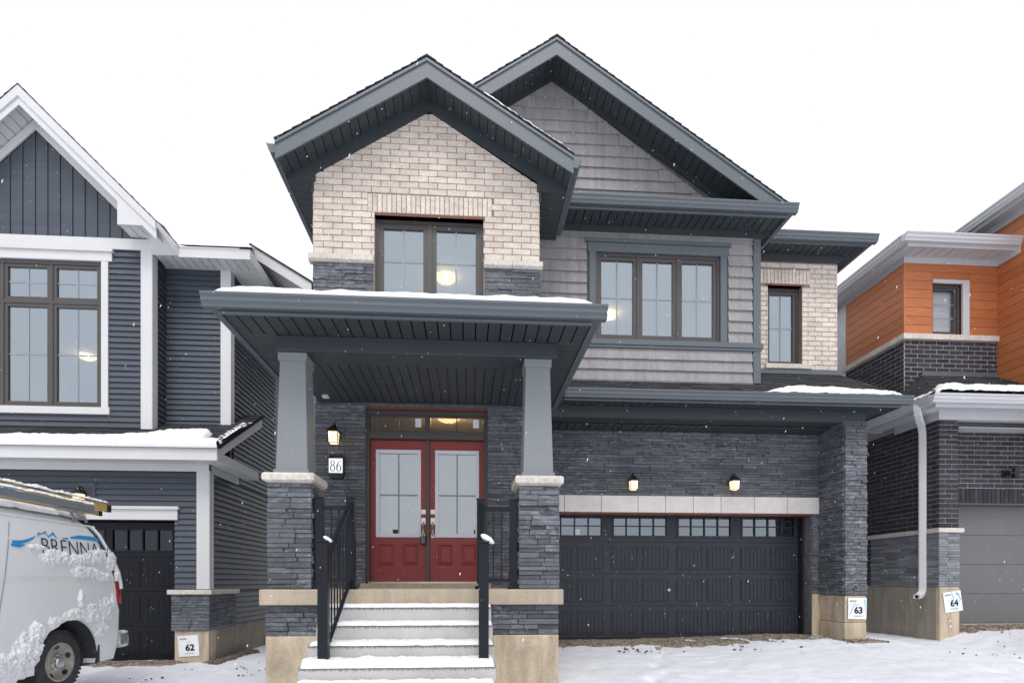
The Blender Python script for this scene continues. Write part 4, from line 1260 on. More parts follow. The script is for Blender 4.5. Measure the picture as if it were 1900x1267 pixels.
def ceiling_light(label, x, y, z, r=.18, watts=14):
    root = thing('ceiling_light', label, 'ceiling light', (x, y, z), 'lit dome ceiling lights inside')
    m = MB(); m.lathe((x, y, z), (0, 0, -1), [(0, r * 1.02), (.02, r * 1.05), (.05, r * .98), (.09, r * .78), (.12, r * .45), (.13, .005)], 24); m.obj('dome', M['dome_glow'], root, smooth=True)
    m = MB(); m.lathe((x, y, z), (0, 0, -1), [(0, r * .8), (.018, r * .8)], 24); m.lathe((x, y, z - .13), (0, 0, -1), [(0, .012), (.02, .012), (.028, .003)], 8); m.obj('fitting', M['nickel'], root)
    bl_ = bpy.data.lights.new('bulb', 'POINT'); bl_.energy = watts; bl_.color = (1, .72, .42); bl_.shadow_soft_size = .045
    bo = bpy.data.objects.new('bulb', bl_); COL.objects.link(bo); bo.parent = root; bo.location = (0, 0, -.075)
ceiling_light('lit dome light behind the window of the pale brick gable', -.42, 9.95, 6.615)
ceiling_light('lit dome light behind the triple window in the grey shingle wall', 2.93, 11.1, 6.615)
ceiling_light('warm lit light inside the entry behind the transom', -.34, 9.05, 3.795, .2, 45)

# snow on this house
fp = Fr((0, YP - .118, ZP + .001), (1, 0, 0), (0, 1, .26))
def th(u, v):
    if v < .002: return -.003
    e = min((u - xpl + .0) * .6, (xpr - .02 - u) * .6, .06)
    t = .056 * (1 + .38 * fbm(u * 2.2, v * 2, 2) + .10 * fbm(u * 9, v * 9, 2)) * min(1, max(0, e / .06)) ** .5
    return t - .004
snow_patch('roof_snow', 'long snow strip along the porch roof edge above the dark gutter', fp, xpl - .02, xpr, .0, 1.2, .03, th, 'snow on roofs')
fs2 = Fr((0, YGt - .05, ZGt), (1, 0, 0), (0, 1, SP))
def th(u, v):
    top = np.interp(u, [4.4, 4.8, 5.1, 5.35, 6.2, 6.7, 7.0, 7.14], [0, .04, .26, .42, .40, .30, .2, .0]) + .05 * fbm(u * 3, v * 3, 5) + .018 * fbm(u * 14, v * 14, 5)
    return .055 * min(1, max(0, (top - v) / .06)) ** .6 * min(1, max(0, (u - 4.5) / .15)) * (1 + .3 * fbm(u * 6, v * 6)) - .004 + (0 if v > .01 else -.02)
snow_patch('roof_snow', 'snow patch on the roof above the double garage', fs2, 4.4, 7.15, .0, .55, .022, th, 'snow on roofs')
frr = Fr((GX0 + 2.0, 0, 8.10 - GP * 2.0), (0, 1, 0), (-1, 0, GP))
def th(u, v):
    return .03 * min(1, max(0, (v - .02) / .05)) * min(1, max(0, (1.62 - v) / .25)) * (1 + .5 * fbm(u * 5, v * 6, 4)) * min(1, max(0, (u - YF + .03) / .03)) + .012 * fbm(u * 9, v * 12) 
snow_patch('roof_snow', 'thin snow line on the right slope of the pale brick gable roof', frr, YF - .03, 9.5, 0, 1.75, .03, th, 'snow on roofs')

# ================================================================== LEFT HOUSE (navy siding, white trim)
H2 = thing('siding_house', 'navy lap-sided house with white trim and a board-and-batten gable', 'house', (-7.8, 9.9, -.4))
sid = Pieces('siding_board', M['navy_siding'], 'siding_field')
wsof = Pieces('soffit_panel', M['white_soffit'], 'soffit_field')
ls2 = Pieces('stone', M['ledge_stone'], 'stone_field')
bat = Pieces('batten_board', M['navy_siding'], 'batten_field')
def lay_siding(fr, u0, u1, v0, v1, parent, holes=(), exp=.104, clip=None):
    v = v0
    while v < v1 - .01:
        h = min(exp, v1 - v)
        for (a, b) in spans(u0, u1, v, v + h, holes):
            sid.add(fr, a, b, v, v + h - .001, .030, parent, .003, .9, clip=clip)
        v += exp
YL, YL2, YLG = 10.3, 10.76, 9.9
xc = -5.82; xw = -4.62
fL, fL2, fLG = front(YL), front(YL2), front(YLG)
lw = (-9.30, -6.68, 4.18, 6.82)
lwall = slab('siding_wall', fL, -12.0, xc, 3.4, 7.4, .2, M['navy_siding'], H2, [lw])
lay_siding(fL, -12.0, xc - .17, 3.72, 7.06, lwall, [(-9.42, -6.56, 4.05, 7.03)])
AXL = -7.81; APL = .985
m = MB(); m.prism(fL, [(-10.2, 7.3), (-5.50, 7.3), (AXL, 9.45)], -.2, 0); gab = m.obj('gable_wall', M['navy_siding'], H2)
clipL = [(-10.2, 7.28), (-5.72, 7.28), (AXL, 9.22)]
x = -10.0
while x < -5.6:
    bat.add(fL, x + .024, x + .191, 7.28, 9.4, .008, gab, .002, clip=clipL)
    bat.add(fL, x - .016, x + .016, 7.28, 9.4, .024, gab, .004, clip=clipL)
    x += .215
def wtrim(fr, x0, x1, z0, z1, d=.03, name='white_trim', mat='white_trim', n0=.002):
    m = MB(); m.fbox(fr, x0, x1, z0, z1, n0, d); return m.obj(name, M[mat], H2, bevel=.004)
wtrim(fL, -12, xc, 7.07, 7.27, .035, 'frieze_board')
wtrim(fL, xc - .17, xc + .02, 3.80, 7.07, .034, 'corner_board')
m = MB(); m.box(xc + .002, xc + .034, YL - .032, YL + .14, 3.80, 7.2); m.obj('corner_board', M['white_trim'], H2, bevel=.004)
wtrim(fL, -9.55, -6.49, 6.84, 7.00, .045, 'window_trim'); wtrim(fL, -9.58, -6.46, 7.0, 7.045, .08, 'trim_cap')
wtrim(fL, lw[1], lw[1] + .12, 4.18, 6.84, .04, 'window_trim'); wtrim(fL, lw[0] - .12, lw[0], 4.18, 6.84, .04, 'window_trim')
wtrim(fL, lw[0] - .15, lw[1] + .15, 4.05, 4.18, .055, 'window_trim')
pitchw = (lw[1] - lw[0] - .09) / 3
lts = []
for i in range(3):
    a = lw[0] + .045 + i * pitchw
    for (c, d) in ((lw[2] + .045, 6.06), (6.12, lw[3] - .045)):
        lts.append((a + (.022 if i else 0), a + pitchw - (.022 if i < 2 else 0), c, d))
window(H2, fL, *lw, lts, M['window_brown'], M['glass'], recess=.0, sash=.06)
room(H2, -11.9, xc - .25, YL + .2, 17, 3.9, 6.93)
ceiling_light('lit dome light seen in the big window of the navy sided house', -9.95, 14.75, 6.92, .2)
# return and recessed wall
fret = face_right(xc)
m = MB(); m.box(xc - .18, xc - .001, YL + .2, YL2 + .2, 3.6, 7.3); m.obj('siding_wall', M['navy_siding'], H2)
lay_siding(fret, YL + .14, YL2 - .002, 3.72, 7.05, lwall)
m = MB(); m.box(xc, xw, YL2 + .002, YL2 + .2, 3.4, 7.3); m.obj('siding_wall', M['navy_siding'], H2)
lay_siding(fL2, xc + .02, xw - .15, 3.9, 7.02, lwall)
wtrim(fL2, xw - .16, xw + .02, 3.98, 7.02, .034, 'corner_board')
m = MB(); m.box(xw + .002, xw + .034, YL2 - .032, YL2 + .13, 3.98, 7.02); m.obj('corner_board', M['white_trim'], H2, bevel=.004)
wtrim(fL2, xc, xw + .02, 7.02, 7.12, .036, 'frieze_board')
# long side wall towards the main house
fS = face_right(xw)
m = MB(); m.box(xw - .2, xw - .001, YLG, YL2 + .2, -.6, 3.3); m.box(xw - .2, xw - .001, YL2 + .2, 17, -.6, 7.2); sidew = m.obj('siding_wall', M['navy_siding'], H2)
lay_siding(fS, YLG + .13, 13.2, .86, 2.98, sidew)
lay_siding(fS, YL2 + .12, 13.2, 2.98, 7.0, sidew)
lay_siding(fS, 10.95, 13.2, .20, .86, sidew)
m = MB(); m.box(xw - .25, xw + .012, YLG + .02, 17, -.8, .185); m.obj('foundation', M['shaded_concrete'], H2)
m = MB(); m.box(-12, -8.5, YLG + .1, 17, -.8, 3.3); m.obj('siding_wall', M['navy_siding'], H2)
# garage front
lgh = (-7.66, -5.19, -.8, 2.10)
gwl = slab('siding_wall', fLG, -12, xw, -.3, 3.3, .2, M['navy_siding'], H2, [lgh])
lay_siding(fLG, -12, xw - .19, .88, 2.98, gwl, [(-7.80, -5.19, -1, 2.34), (-6.80, -6.52, 2.30, 2.74)])
wtrim(fLG, -12, xw + .02, 2.96, 3.10, .036, 'frieze_board')
wtrim(fLG, xw - .19, xw + .02, .88, 2.96, .034, 'corner_board')
m = MB(); m.box(xw + .002, xw + .034, YLG - .032, YLG + .13, .88, 2.98); m.obj('corner_board', M['white_trim'], H2, bevel=.004)
wtrim(fLG, -7.75, -5.13, 2.10, 2.28, .045, 'window_trim'); wtrim(fLG, -7.80, -5.10, 2.28, 2.335, .08, 'trim_cap')
m = MB(); m.fbox(fLG, -6.80, -6.52, 2.345, 2.74, .002, .03); m.obj('mounting_block', M['navy_siding'], H2)
m = MB(); m.fbox(fLG, -5.22, xw + .02, .14, .79, .0, .03); m.obj('stone_wall', M['ledge_joint'], H2)
lay_ledge(ls2, fLG, -5.23, xw + .04, .15, .79, gwl, lo=.12, hi=.33, d0=.045, d1=.06)
lay_ledge(ls2, fS, YLG - .03, 10.93, .15, .79, gwl, lo=.14, hi=.4, d0=.03, d1=.045)
m = MB(); m.box(-5.28, xw + .10, YLG - .10, YLG + .2, .79, .87); m.obj('stone_cap', M['cut_stone'], H2, bevel=.006)
m = MB(); m.box(xw - .02, xw + .10, YLG + .203, 10.60, .79, .87); m.obj('stone_cap', M['cut_stone'], H2, bevel=.006)
m = MB(); m.box(xw - .02, xw + .10, 10.604, 10.98, .79, .87); m.obj('stone_cap', M['cut_stone'], H2, bevel=.006)
m = MB(); m.box(-5.19, xw + .016, YLG - .02, YLG + .25, -.8, .148); m.obj('foundation', M['tan_concrete'], H2, bevel=.01)
# its garage door
fO2 = front(10.08)
gd2 = MB(); gd2.fbox(fO2, -7.68, -5.19, -.40, 1.38, -.05, -.012); gdo2 = gd2.obj('garage_door', M['garage_black'], H2)
for i in range(4):
    z0 = -.40 + .62 * i; z1 = z0 + .614
    if i < 3:
        s_ = MB(); s_.fbox(fO2, -7.66, -5.21, z0, z1, -.012, 0); so = s_.obj('door_section', M['garage_black'], gdo2, bevel=.006)
        for q in range(4):
            c0, c1 = -7.66 + .6125 * q + .06, -7.66 + .6125 * (q + 1) - .06
            r = MB(); c, d, t = z0 + .09, z1 - .09, .016
            r.fbox(fO2, c0, c1, c, c + t, 0, .007); r.fbox(fO2, c0, c1, d - t, d, 0, .007)
            r.fbox(fO2, c0, c0 + t, c + t, d - t, 0, .007); r.fbox(fO2, c1 - t, c1, c + t, d - t, 0, .007)
            for g in range(5):
                w_ = (c1 - c0 - 2 * t - .012) / 5; x = c0 + t + .006 + g * w_
                r.fbox(fO2, x + .003, x + w_ - .003, c + t + .006, d - t - .006, 0, .004)
            r.obj('door_panel', M['garage_black'], gdo2)
    else:
        hs_ = [(-7.55, -6.50, z0 + .10, z1 - .12), (-6.37, -5.32, z0 + .10, z1 - .12)]
        slab('door_section', fO2, -7.66, -5.21, z0, z1, .045, M['garage_black'], gdo2, hs_)
        for (a, b, c, d) in hs_:
            r = MB()
            r.fbox(fO2, a - .02, b + .02, c - .02, c + .015, 0, .01); r.fbox(fO2, a - .02, b + .02, d - .015, d + .02, 0, .01)
            for g in range(5):
                x = a + (b - a) * g / 4; r.fbox(fO2, x - .011, x + .011, c + .015, d - .015, -.012, .008)
            r.obj('window_frame', M['garage_black'], gdo2)
            p = MB(); p.fbox(fO2, a, b, c, d, -.03, -.022); p.obj('pane', M['dark_garage_glass'], gdo2)
r = MB(); r.fbox(fO2, -5.33, -5.25, -.38, -.36, .001, .01); r.obj('red_tag', M['red_lens'], gdo2)
r = MB(); r.box(-7.66, -5.195, 9.98, 10.3, -.8, -.405); r.obj('garage_sill', M['slab_concrete'], H2)
room(H2, -8.3, -5.0, 10.25, 15, -.4, 2.6, 'garage_room')
# lower roof over the garage
EV, EZ, LS = 9.45, 3.30, .57
xr_ = -4.27
m = MB(); m.box(-12, xr_, EV, EV + .02, 3.07, 3.28); m.obj('eave_fascia', M['white_trim'], H2, bevel=.004)
m = MB(); m.box(-12, xr_ + .01, EV - .012, EV + .01, 3.281, 3.292); m.obj('drip_edge', M['dark_trim'], H2)
boards_down(wsof, 3.10, H2, -12, xr_ - .02, EV + .02, YLG - .005, 'x', pitch=.15)
boards_down(wsof, 3.101, H2, xw + .03, xr_ - .02, YLG, 11.25, 'y', pitch=.15)
m = MB(); m.box(xr_ - .02, xr_, EV + .02, 11.27, 3.07, 3.23); m.box(xw + .03, xr_ - .02, 11.25, 11.27, 3.07, 3.23); m.obj('eave_return', M['white_soffit'], H2, bevel=.003)
m = MB(); m.box(xw + .003, xw + .03, YLG + .1, 11.1, 2.94, 3.085); m.obj('frieze_board', M['white_soffit'], H2)
fsl = Fr((0, EV - .02, EZ - .01), (1, 0, 0), (0, 1, LS))
Lsl = 2.05 * math.sqrt(1 + LS * LS)
m = MB(); m.fbox(fsl, -12, xr_ + .02, .06, Lsl * .62, -.05, -.012); m.fbox(fsl, xw + .03, xr_ + .02, Lsl * .62, Lsl, -.05, -.012); m.obj('roof_deck', M['asphalt_shingle'], H2)
roof_courses(H2, fsl, -12, xr_ + .03, Lsl * .63)
roof_courses(H2, fsl, xw + .04, xr_ + .03, Lsl)
fv = face_right(xr_)
m = MB(); m.prism(fv, [(EV + .021, 3.08), (EV + .021, EZ - .03), (EV + 2.0, EZ - .03 + LS * 2.0), (EV + 2.0, EZ - .23 + LS * 2.0), (EV + .33, 3.27)], -.02, .004); m.obj('verge_board', M['white_soffit'], H2, bevel=.003)
# steep front gable roof and its kicked eave
YGF = 9.9
def zl(x): return 9.66 - APL * abs(x - AXL)
for sgn in (-1, 1):
    xe = AXL + sgn * 2.30
    m = MB(); m.prism(front(YGF), [(AXL, 9.30), (xe, zl(xe) - .34), (xe, zl(xe) - .05), (AXL, 9.61)], -.02, .004)
    m.prism(front(YGF), [(AXL, 9.44), (xe, zl(xe) - .19), (xe, zl(xe) - .03), (AXL, 9.63)], .004, .03); m.obj('rake_fascia', M['white_trim'], H2)
    m = MB(); m.prism(front(0), [(AXL, 9.58), (xe, zl(xe) - .08), (xe, zl(xe) - .03), (AXL, 9.63)], -17, -YGF - .01); m.obj('roof_deck', M['asphalt_shingle'], H2)
    fs = Fr((xe, 0, zl(xe) - .03), (0, sgn, 0), Vector((-sgn, 0, APL)))
    roof_courses(H2, fs, *((YGF - .04, 12) if sgn > 0 else (-12, -YGF + .04)), 2.3 * math.sqrt(1 + APL ** 2), tab=.5)
    U = Vector((1, 0, -sgn * APL)).normalized()
    fr = Fr((AXL, 0, 9.40), U, (0, -1, 0)); L = 2.3 * math.sqrt(1 + APL ** 2)
    for i in range(20):
        a, b = (i * L / 20, (i + 1) * L / 20) if sgn > 0 else (-(i + 1) * L / 20, -i * L / 20)
        wsof.add(fr, a + .004, b - .004, -YL, -YGF - .02, .012, H2, .004)
    m = MB(); m.prism(fL, [(AXL, 9.17), (AXL + sgn * 1.92, 7.28), (AXL + sgn * 2.11, 7.28), (AXL, 9.36)], .024, .05); m.obj('frieze_board', M['white_trim'], H2)
    # boxed end of the rake
    a, b = sorted((xe, xe - sgn * .66))
    m = MB(); m.prism(front(YGF), [(a, 7.29), (b, 7.29), (b, 7.35), (a, zl(a) - .30)] if sgn > 0 else [(a, 7.29), (b, 7.29), (b, zl(b) - .30), (a, 7.35)], -.03, .003); m.obj('rake_return', M['white_trim'], H2)
    boards_down(wsof, 7.315, H2, a, b, YGF + .03, YL, 'x', pitch=.15)
# kick from the gable rake down to the level eave over the recess
xe = AXL + 2.30
k0, k1 = Vector((xe, YGF, 7.36)), Vector((-5.34, YL - .02, 7.17))
m = MB(); m.loft([[p, p + Vector((.02, 0, 0)), p + Vector((.02, 0, -h)), p + Vector((0, 0, -h))] for p, h in ((k0, .09), (k1, .19))]); m.obj('kick_fascia', M['white_trim'], H2)
m = MB(); b = len(m.v); m.v += [(xe, YGF - .02, 7.385), (-5.32, YL - .04, 7.195), (-5.6, 10.8, 7.48), (xe - .35, 10.8, 7.86)]; m.f += [(0, 1, 2, 3)]; m.obj('kick_roof', M['asphalt_shingle'], H2)
m = MB(); m.v += [(xe - .01, YGF + .02, 7.30), (-5.35, YL - .03, 7.0), (-5.85, YL - .012, 7.0), (-5.85, YL - .012, 7.30)]; m.f += [(0, 1, 2), (0, 2, 3)]; m.obj('kick_soffit', M['white_soffit'], H2)
ye = YL - .02; xo = -4.05
m = MB(); m.box(-5.34, xo, ye, ye + .02, 6.98, 7.17); m.obj('eave_fascia', M['white_trim'], H2, bevel=.003)
m = MB(); m.box(xo - .02, xo, ye + .02, 14, 6.98, 7.17); m.obj('eave_fascia', M['white_trim'], H2, bevel=.003)
boards_down(wsof, 7.02, H2, xc + .04, xo - .02, ye + .02, YL2 - .04, 'x', pitch=.15)
boards_down(wsof, 7.021, H2, xw + .03, xo - .02, YL2 - .04, 12.6, 'y', pitch=.2)
m = MB(); b = len(m.v)
m.v += [(-5.34, ye - .03, 7.19), (xo + .02, ye - .03, 7.19), (-4.36, 11.08, 7.66), (-5.6, 11.08, 7.66)]
m.f += [(0, 1, 2, 3)]
m.obj('lower_roof', M['asphalt_shingle'], H2)
# rear roof: its sloping rake shows beyond the level eave
YR = 11.1; RA, RB = (-4.36, 7.75), (-3.17, 7.03)
m = MB(); m.prism(front(YR), [RB, RA, (RA[0], RA[1] - .22), (RB[0], RB[1] - .22)][::-1], -.02, .004); m.obj('rake_fascia', M['white_trim'], H2)
m = MB(); m.prism(front(0), [(RB[0] + .02, RB[1] - .01), (RB[0] + .02, RB[1] + .03), (RA[0], RA[1] + .02), (-4.62, 7.62), (-8, 7.62), (-8, 7.58), (-4.62, 7.58), (RA[0], RA[1] - .01)], -17, -YR + .03); m.obj('roof_deck', M['asphalt_shingle'], H2)
m = MB(); m.prism(front(0), [(RB[0], RB[1] - .16), (RB[0], RB[1] - .13), (RA[0], RA[1] - .13), (RA[0], RA[1] - .16)], -17, -YR - .03); m.obj('rear_soffit', M['white_soffit'], H2)
m = MB(); m.box(-12, xw - .01, 16.9, 17.1, -.6, 7.2); m.obj('rear_wall', M['navy_siding'], H2)
sid.finish(H2); wsof.finish(H2); ls2.finish(H2); bat.finish(H2)
fsn = Fr((0, EV - .055, EZ - .012), (1, 0, 0), (0, 1, LS))
def th(u, v):
    top = np.interp(u, [-12, -7.6, -6.7, -6.0, -5.6, -5.35, -4.75, -4.66, -4.55, -4.3, -4.24], [.38, .40, .42, .46, .62, .86, .92, .80, .30, .30, .12]) + .03 * fbm(u * 2, v * 2, 7) + .02 * fbm(u * 11, v * 11, 7)
    if v < .001: return -.018
    return .085 * min(1, max(0, (top - v) / .05)) ** .6 * (1 + .25 * fbm(u * 4, v * 4, 1) + .12 * fbm(u * 13, v * 13, 1)) - .004
snow_patch('roof_snow', 'snow bank along the lower roof edge above the black garage door', fsn, -9.5, xr_ + .02, 0, 1.1, .025, th, 'snow on roofs')
def th(u, v):
    e = xr_ + .03 - u
    return .05 * min(1, max(0, (.10 - e + .04 * fbm(u * 8, v * 8)) / .05)) * min(1, max(0, (1.45 - v) / .3)) - .003 + .015 * fbm(v * 16, u * 16, 2)
snow_patch('roof_snow', 'narrow snow strip up the verge of the lower roof by the navy side wall', fsn, xr_ - .2, xr_ + .02, .35, 1.7, .02, th, 'snow on roofs')
fkn = Fr((0, ye - .045, 7.20), (1, 0, 0), (0, 1, .57))
def th(u, v): return -.015 if v < .001 else .06 * min(1, max(0, (u + 5.36) / .1)) * min(1, max(0, (xo + .02 - .30 * v - u) / .06)) * (1 + .3 * fbm(u * 4, v * 4)) - .003
snow_patch('roof_snow', 'snow along the short level eave over the recessed navy wall', fkn, -5.4, xo + .03, 0, 1.0, .03, th, 'snow on roofs')

# ================================================================== RIGHT HOUSE (orange planks, dark brick)
H3 = thing('plank_house', 'modern house with orange wood planks over dark brick and silver eaves', 'house', (10.2, 9.6, 0))
db = Pieces('brick', M['dark_brick'], 'brick_field')
pl = Pieces('plank', M['orange_wood'], 'plank_field')
ssof = Pieces('soffit_panel', M['silver_soffit'], 'soffit_field')
gl3 = Pieces('stone', M['gray_ledge'], 'stone_field')
xs = 8.52; xu = 8.66; xv = 10.63; YU = 10.2; YP3 = 9.25
fU = front(YU); fSl = face_left(xs); fSu = face_left(xu); fV = face_left(xv)
uw = (9.25, 9.99, 5.95, 7.01)
uwall = slab('plank_wall', fU, xu, xv, 4.8, 7.6, .2, M['orange_wood'], H3, [uw])
def planks(fr, u0, u1, v0, v1, parent, holes=(), exp=.178, clip=None):
    v = v0
    while v < v1 - .01:
        h = min(exp, v1 - v)
        for (a, b) in spans(u0, u1, v, v + h, holes):
            pl.add(fr, a + .002, b - .002, v + .003, v + h - .003, .014, parent, .003, clip=clip)
        v += exp
planks(fU, xu + .02, xv, 5.945, 7.36, uwall, [(uw[0] - .02, uw[1] + .02, 5.9, uw[3] + .02)])
m = MB(); m.box(xu, xu + .2, YU + .002, 16, 3.5, 7.6); m.obj('side_wall', M['gray_mortar'], H3)
planks(fSu, -11.85, -YU - .02, 5.945, 7.36, uwall)
m = MB(); m.box(xu - .02, xu + .02, YU - .018, YU + .02, 5.945, 7.36); m.obj('corner_strip', M['orange_wood'], H3)
m = MB(); m.box(xu - .022, xu + .01, 11.85, 12.25, 3.8, 7.4); m.obj('corner_board', M['silver_trim'], H3)
m = MB(); m.box(xu - .03, xu + .01, 12.28, 12.34, 3.8, 7.4); m.obj('downspout', M['silver_trim'], H3)
# cut-stone band and brick below
for (a, b) in ((xu - .06, 9.7), (9.703, xv)):
    m = MB(); m.box(a, b, YU - .06, YU + .05, 5.83, 5.94); m.obj('stone_band', M['cut_stone'], H3, bevel=.006)
m = MB(); m.box(xu - .06, xu + .02, YU + .052, 11.9, 5.83, 5.94); m.obj('stone_band', M['cut_stone'], H3, bevel=.006)
lay_bricks(db, fU, xu, xv, 4.4, 5.83, uwall, d=.008, J=.013, H=.076)
lay_bricks(db, fSu, -11.9, -YU, 4.2, 5.83, uwall, d=.008, J=.013, H=.076)
m = MB(); m.fbox(fU, xu - .012, xv, 4.4, 5.83, .001, .003); m.obj('mortar_bed', M['gray_mortar'], H3)
m = MB(); m.fbox(fSu, -11.9, -YU, 4.2, 5.83, .001, .003); m.obj('mortar_bed', M['gray_mortar'], H3)
# upper window
m = MB(); m.fbox(fU, uw[0], uw[1] + .03, uw[3] - .03, uw[3] + .04, -.02, .02); m.fbox(fU, uw[1] - .11, uw[1] + .03, uw[2], uw[3] - .03, -.02, .02); m.obj('window_trim', M['silver_trim'], H3)
window(H3, fU, uw[0], uw[1] - .12, uw[2], uw[3] - .04, [(uw[0] + .02, uw[1] - .17, uw[2] + .045, uw[3] - .085)], M['window_brown'], M['clear_glass'], recess=.05, sash=.05, grille=(0, 2))
room(H3, 8.9, 10.5, YU + .2, 12.5, 4.6, 7.3)
m = MB()
for i in range(21): m.box(9.26, 9.88, YU + .165, YU + .18, 5.98 + i * .046, 6.022 + i * .046)
bl = m.obj('window_blind', M['white_trim'], H3); bl['kind'] = 'stuff'
# projecting right wing
m = MB(); m.box(xv + .002, xv + 3.5, 8.55, 16, 3.6, 8.25); m.obj('wing_wall', M['orange_wood'], H3)
planks(fV, -YU + .0, -8.55, 4.1, 8.2, uwall)
planks(front(8.55), xv, xv + 3.0, 4.1, 8.2, uwall)
# eaves of the upper volume
zt = 7.64
gutter(H3, Fr((0, 9.80, zt), (0, -1, 0), (0, 0, 1)), -10.83, -8.26, M['silver_trim'], sc=1.15)
fx = Fr((8.39, 0, zt), (-1, 0, 0), (0, 0, 1))
gutter(H3, fx, *((-14, -9.80) if fx.N.y < 0 else (9.80, 14)), M['silver_trim'], sc=1.15)
m = MB(); m.box(8.39, 10.70, 9.80, 9.82, zt - .20, zt); m.box(8.39, 8.41, 9.82, 14, zt - .20, zt); m.obj('eave_fascia', M['silver_trim'], H3)
boards_down(ssof, zt - .16, H3, 8.41, xv, 9.82, YU, 'x', pitch=.2)
boards_down(ssof, zt - .161, H3, 8.41, xu, YU, 13, 'y', pitch=.2)
m = MB(); m.fbox(fU, xu - .03, xv - .03, 7.35, 7.49, .002, .03); m.obj('frieze_board', M['silver_trim'], H3)
m = MB(); m.fbox(fSu, -13, -YU, 7.35, 7.49, .002, .03); m.obj('frieze_board', M['silver_trim'], H3)
m = MB(); m.fbox(fV, -YU, -9.72, 7.35, 7.49, .016, .035); m.obj('frieze_board', M['silver_trim'], H3)
m = MB(); b = len(m.v); m.v += [(8.3, 9.7, zt), (10.9, 9.7, zt), (10.9, 14, zt), (8.3, 14, zt), (10.9, 12, zt + .5)]; m.f += [(0, 1, 4), (0, 4, 3), (0, 3, 2, 1)]
m.obj('upper_roof', M['asphalt_shingle'], H3)
zw = 8.36
fx = Fr((10.33, 0, zw), (-1, 0, 0), (0, 0, 1))
gutter(H3, fx, *((-13, -8.1) if fx.N.y < 0 else (8.1, 13)), M['silver_trim'], sc=1.15)
m = MB(); m.box(10.33, 10.35, 8.1, 13, zw - .2, zw); m.obj('eave_fascia', M['silver_trim'], H3)
boards_down(ssof, zw - .15, H3, 10.35, xv, 8.2, 13, 'y', pitch=.2)
m = MB(); m.fbox(fV, -12, -8.55, 8.06, 8.22, .016, .035); m.obj('frieze_board', M['silver_trim'], H3)
m = MB(); m.prism(front(0), [(10.3, zw), (14.3, zw), (14.3, zw + .05), (10.3, zw + .05)], -14, -8.1); m.obj('wing_roof', M['asphalt_shingle'], H3)
# lower garage volume
m = MB(); m.box(xs, xs + .36, YP3 + .001, YP3 + .5, .9, 3.94); m.obj('brick_pillar', M['gray_mortar'], H3)
m = MB(); m.box(xs, xs + .2, YP3 + .5, 16, .9, 4.2); m.obj('side_wall', M['gray_mortar'], H3)
lay_bricks(db, front(YP3), xs - .012, xs + .37, 1.99, 3.94, uwall, L=.24, d=.008, J=.013, H=.076)
lay_bricks(db, fSl, -13.2, -YP3, 1.99, 4.0, uwall, d=.008, J=.013, H=.076)
lay_bricks(db, fSl, -13.2, -10.9, .93, 1.99, uwall, d=.008, J=.013, H=.076)
lay_ledge(gl3, front(YP3), xs - .02, xs + .38, .93, 1.90, uwall, lo=.12, hi=.22, hs=(.04, .05), d0=.014, d1=.024)
lay_ledge(gl3, fSl, -10.9, -YP3, .93, 1.90, uwall, lo=.2, hi=.5, hs=(.035, .045, .05), d0=.014, d1=.024)
m = MB(); m.box(xs - .055, xs + .43, YP3 - .06, YP3 + .2, 1.905, 1.985); m.obj('stone_band', M['cut_stone'], H3, bevel=.006)
m = MB(); m.box(xs - .055, xs + .02, YP3 + .203, 9.80, 1.905, 1.985); m.obj('stone_band', M['cut_stone'], H3, bevel=.006)
m = MB(); m.box(xs - .055, xs + .02, 9.804, 10.95, 1.905, 1.985); m.obj('stone_band', M['cut_stone'], H3, bevel=.006)
m = MB(); m.box(xs - .014, xs + .36, YP3 - .012, 16, -.8, .92); m.obj('foundation', M['shaded_concrete'], H3, bevel=.012)
m = MB(); m.box(xs - .02, xs + .365, YP3 - .03, YP3 + .05, -.8, .915); m.obj('foundation', M['tan_concrete'], H3, bevel=.012)
for yy in (9.95, 10.9):
    m = MB(); m.box(xs - .019, xs - .0141, yy, yy + .012, -.3, .9); m.obj('form_seam', M['tan_concrete'], H3)
YW3 = 9.62
fW3 = front(YW3)
r3 = slab('brick_wall', fW3, xs + .3, 14, -.5, 4.1, .2, M['gray_mortar'], H3, [(8.95, 13.6, -1, 2.47)])
lay_bricks(db, fW3, xs + .37, 14, 2.79, 3.84, r3, d=.008, J=.013, H=.076)
for i in range(40):
    a = 8.93 + i * .088
    db.add(fW3, a + .005, a + .083, 2.50, 2.78, .016, r3, .004)
m = MB(); m.fbox(fW3, 8.93, 12.6, 2.468, 2.492, -.18, .01); m.obj('steel_lintel', M['window_brown'], H3)
fO3 = front(9.82)
g3 = MB(); g3.fbox(fO3, 8.9, 13.6, .20, 2.5, -.06, -.012); g3o = g3.obj('garage_door', M['steel_gray'], H3)
for i in range(4):
    s_ = MB(); s_.fbox(fO3, 8.9, 13.6, .22 + .565 * i, .22 + .565 * i + .558, -.012, 0); s_.obj('door_section', M['steel_gray'], g3o, bevel=.008)
m = MB(); m.box(8.88, 13.6, 9.70, 10.2, -.4, .205); m.obj('garage_sill', M['slab_concrete'], H3)
zt = 4.27
gutter(H3, Fr((0, 8.92, zt), (0, -1, 0), (0, 0, 1)), -14, -8.02, M['silver_trim'], sc=1.1)
fx = Fr((8.15, 0, zt), (-1, 0, 0), (0, 0, 1))
gutter(H3, fx, *((-10.55, -8.92) if fx.N.y < 0 else (8.92, 10.55)), M['silver_trim'], sc=1.1)
m = MB(); m.box(8.15, 14, 8.92, 8.94, zt - .20, zt); m.box(8.15, 8.17, 8.94, 10.6, zt - .20, zt); m.box(8.17, xs - .01, 10.58, 10.6, zt - .2, zt); m.obj('eave_fascia', M['silver_trim'], H3)
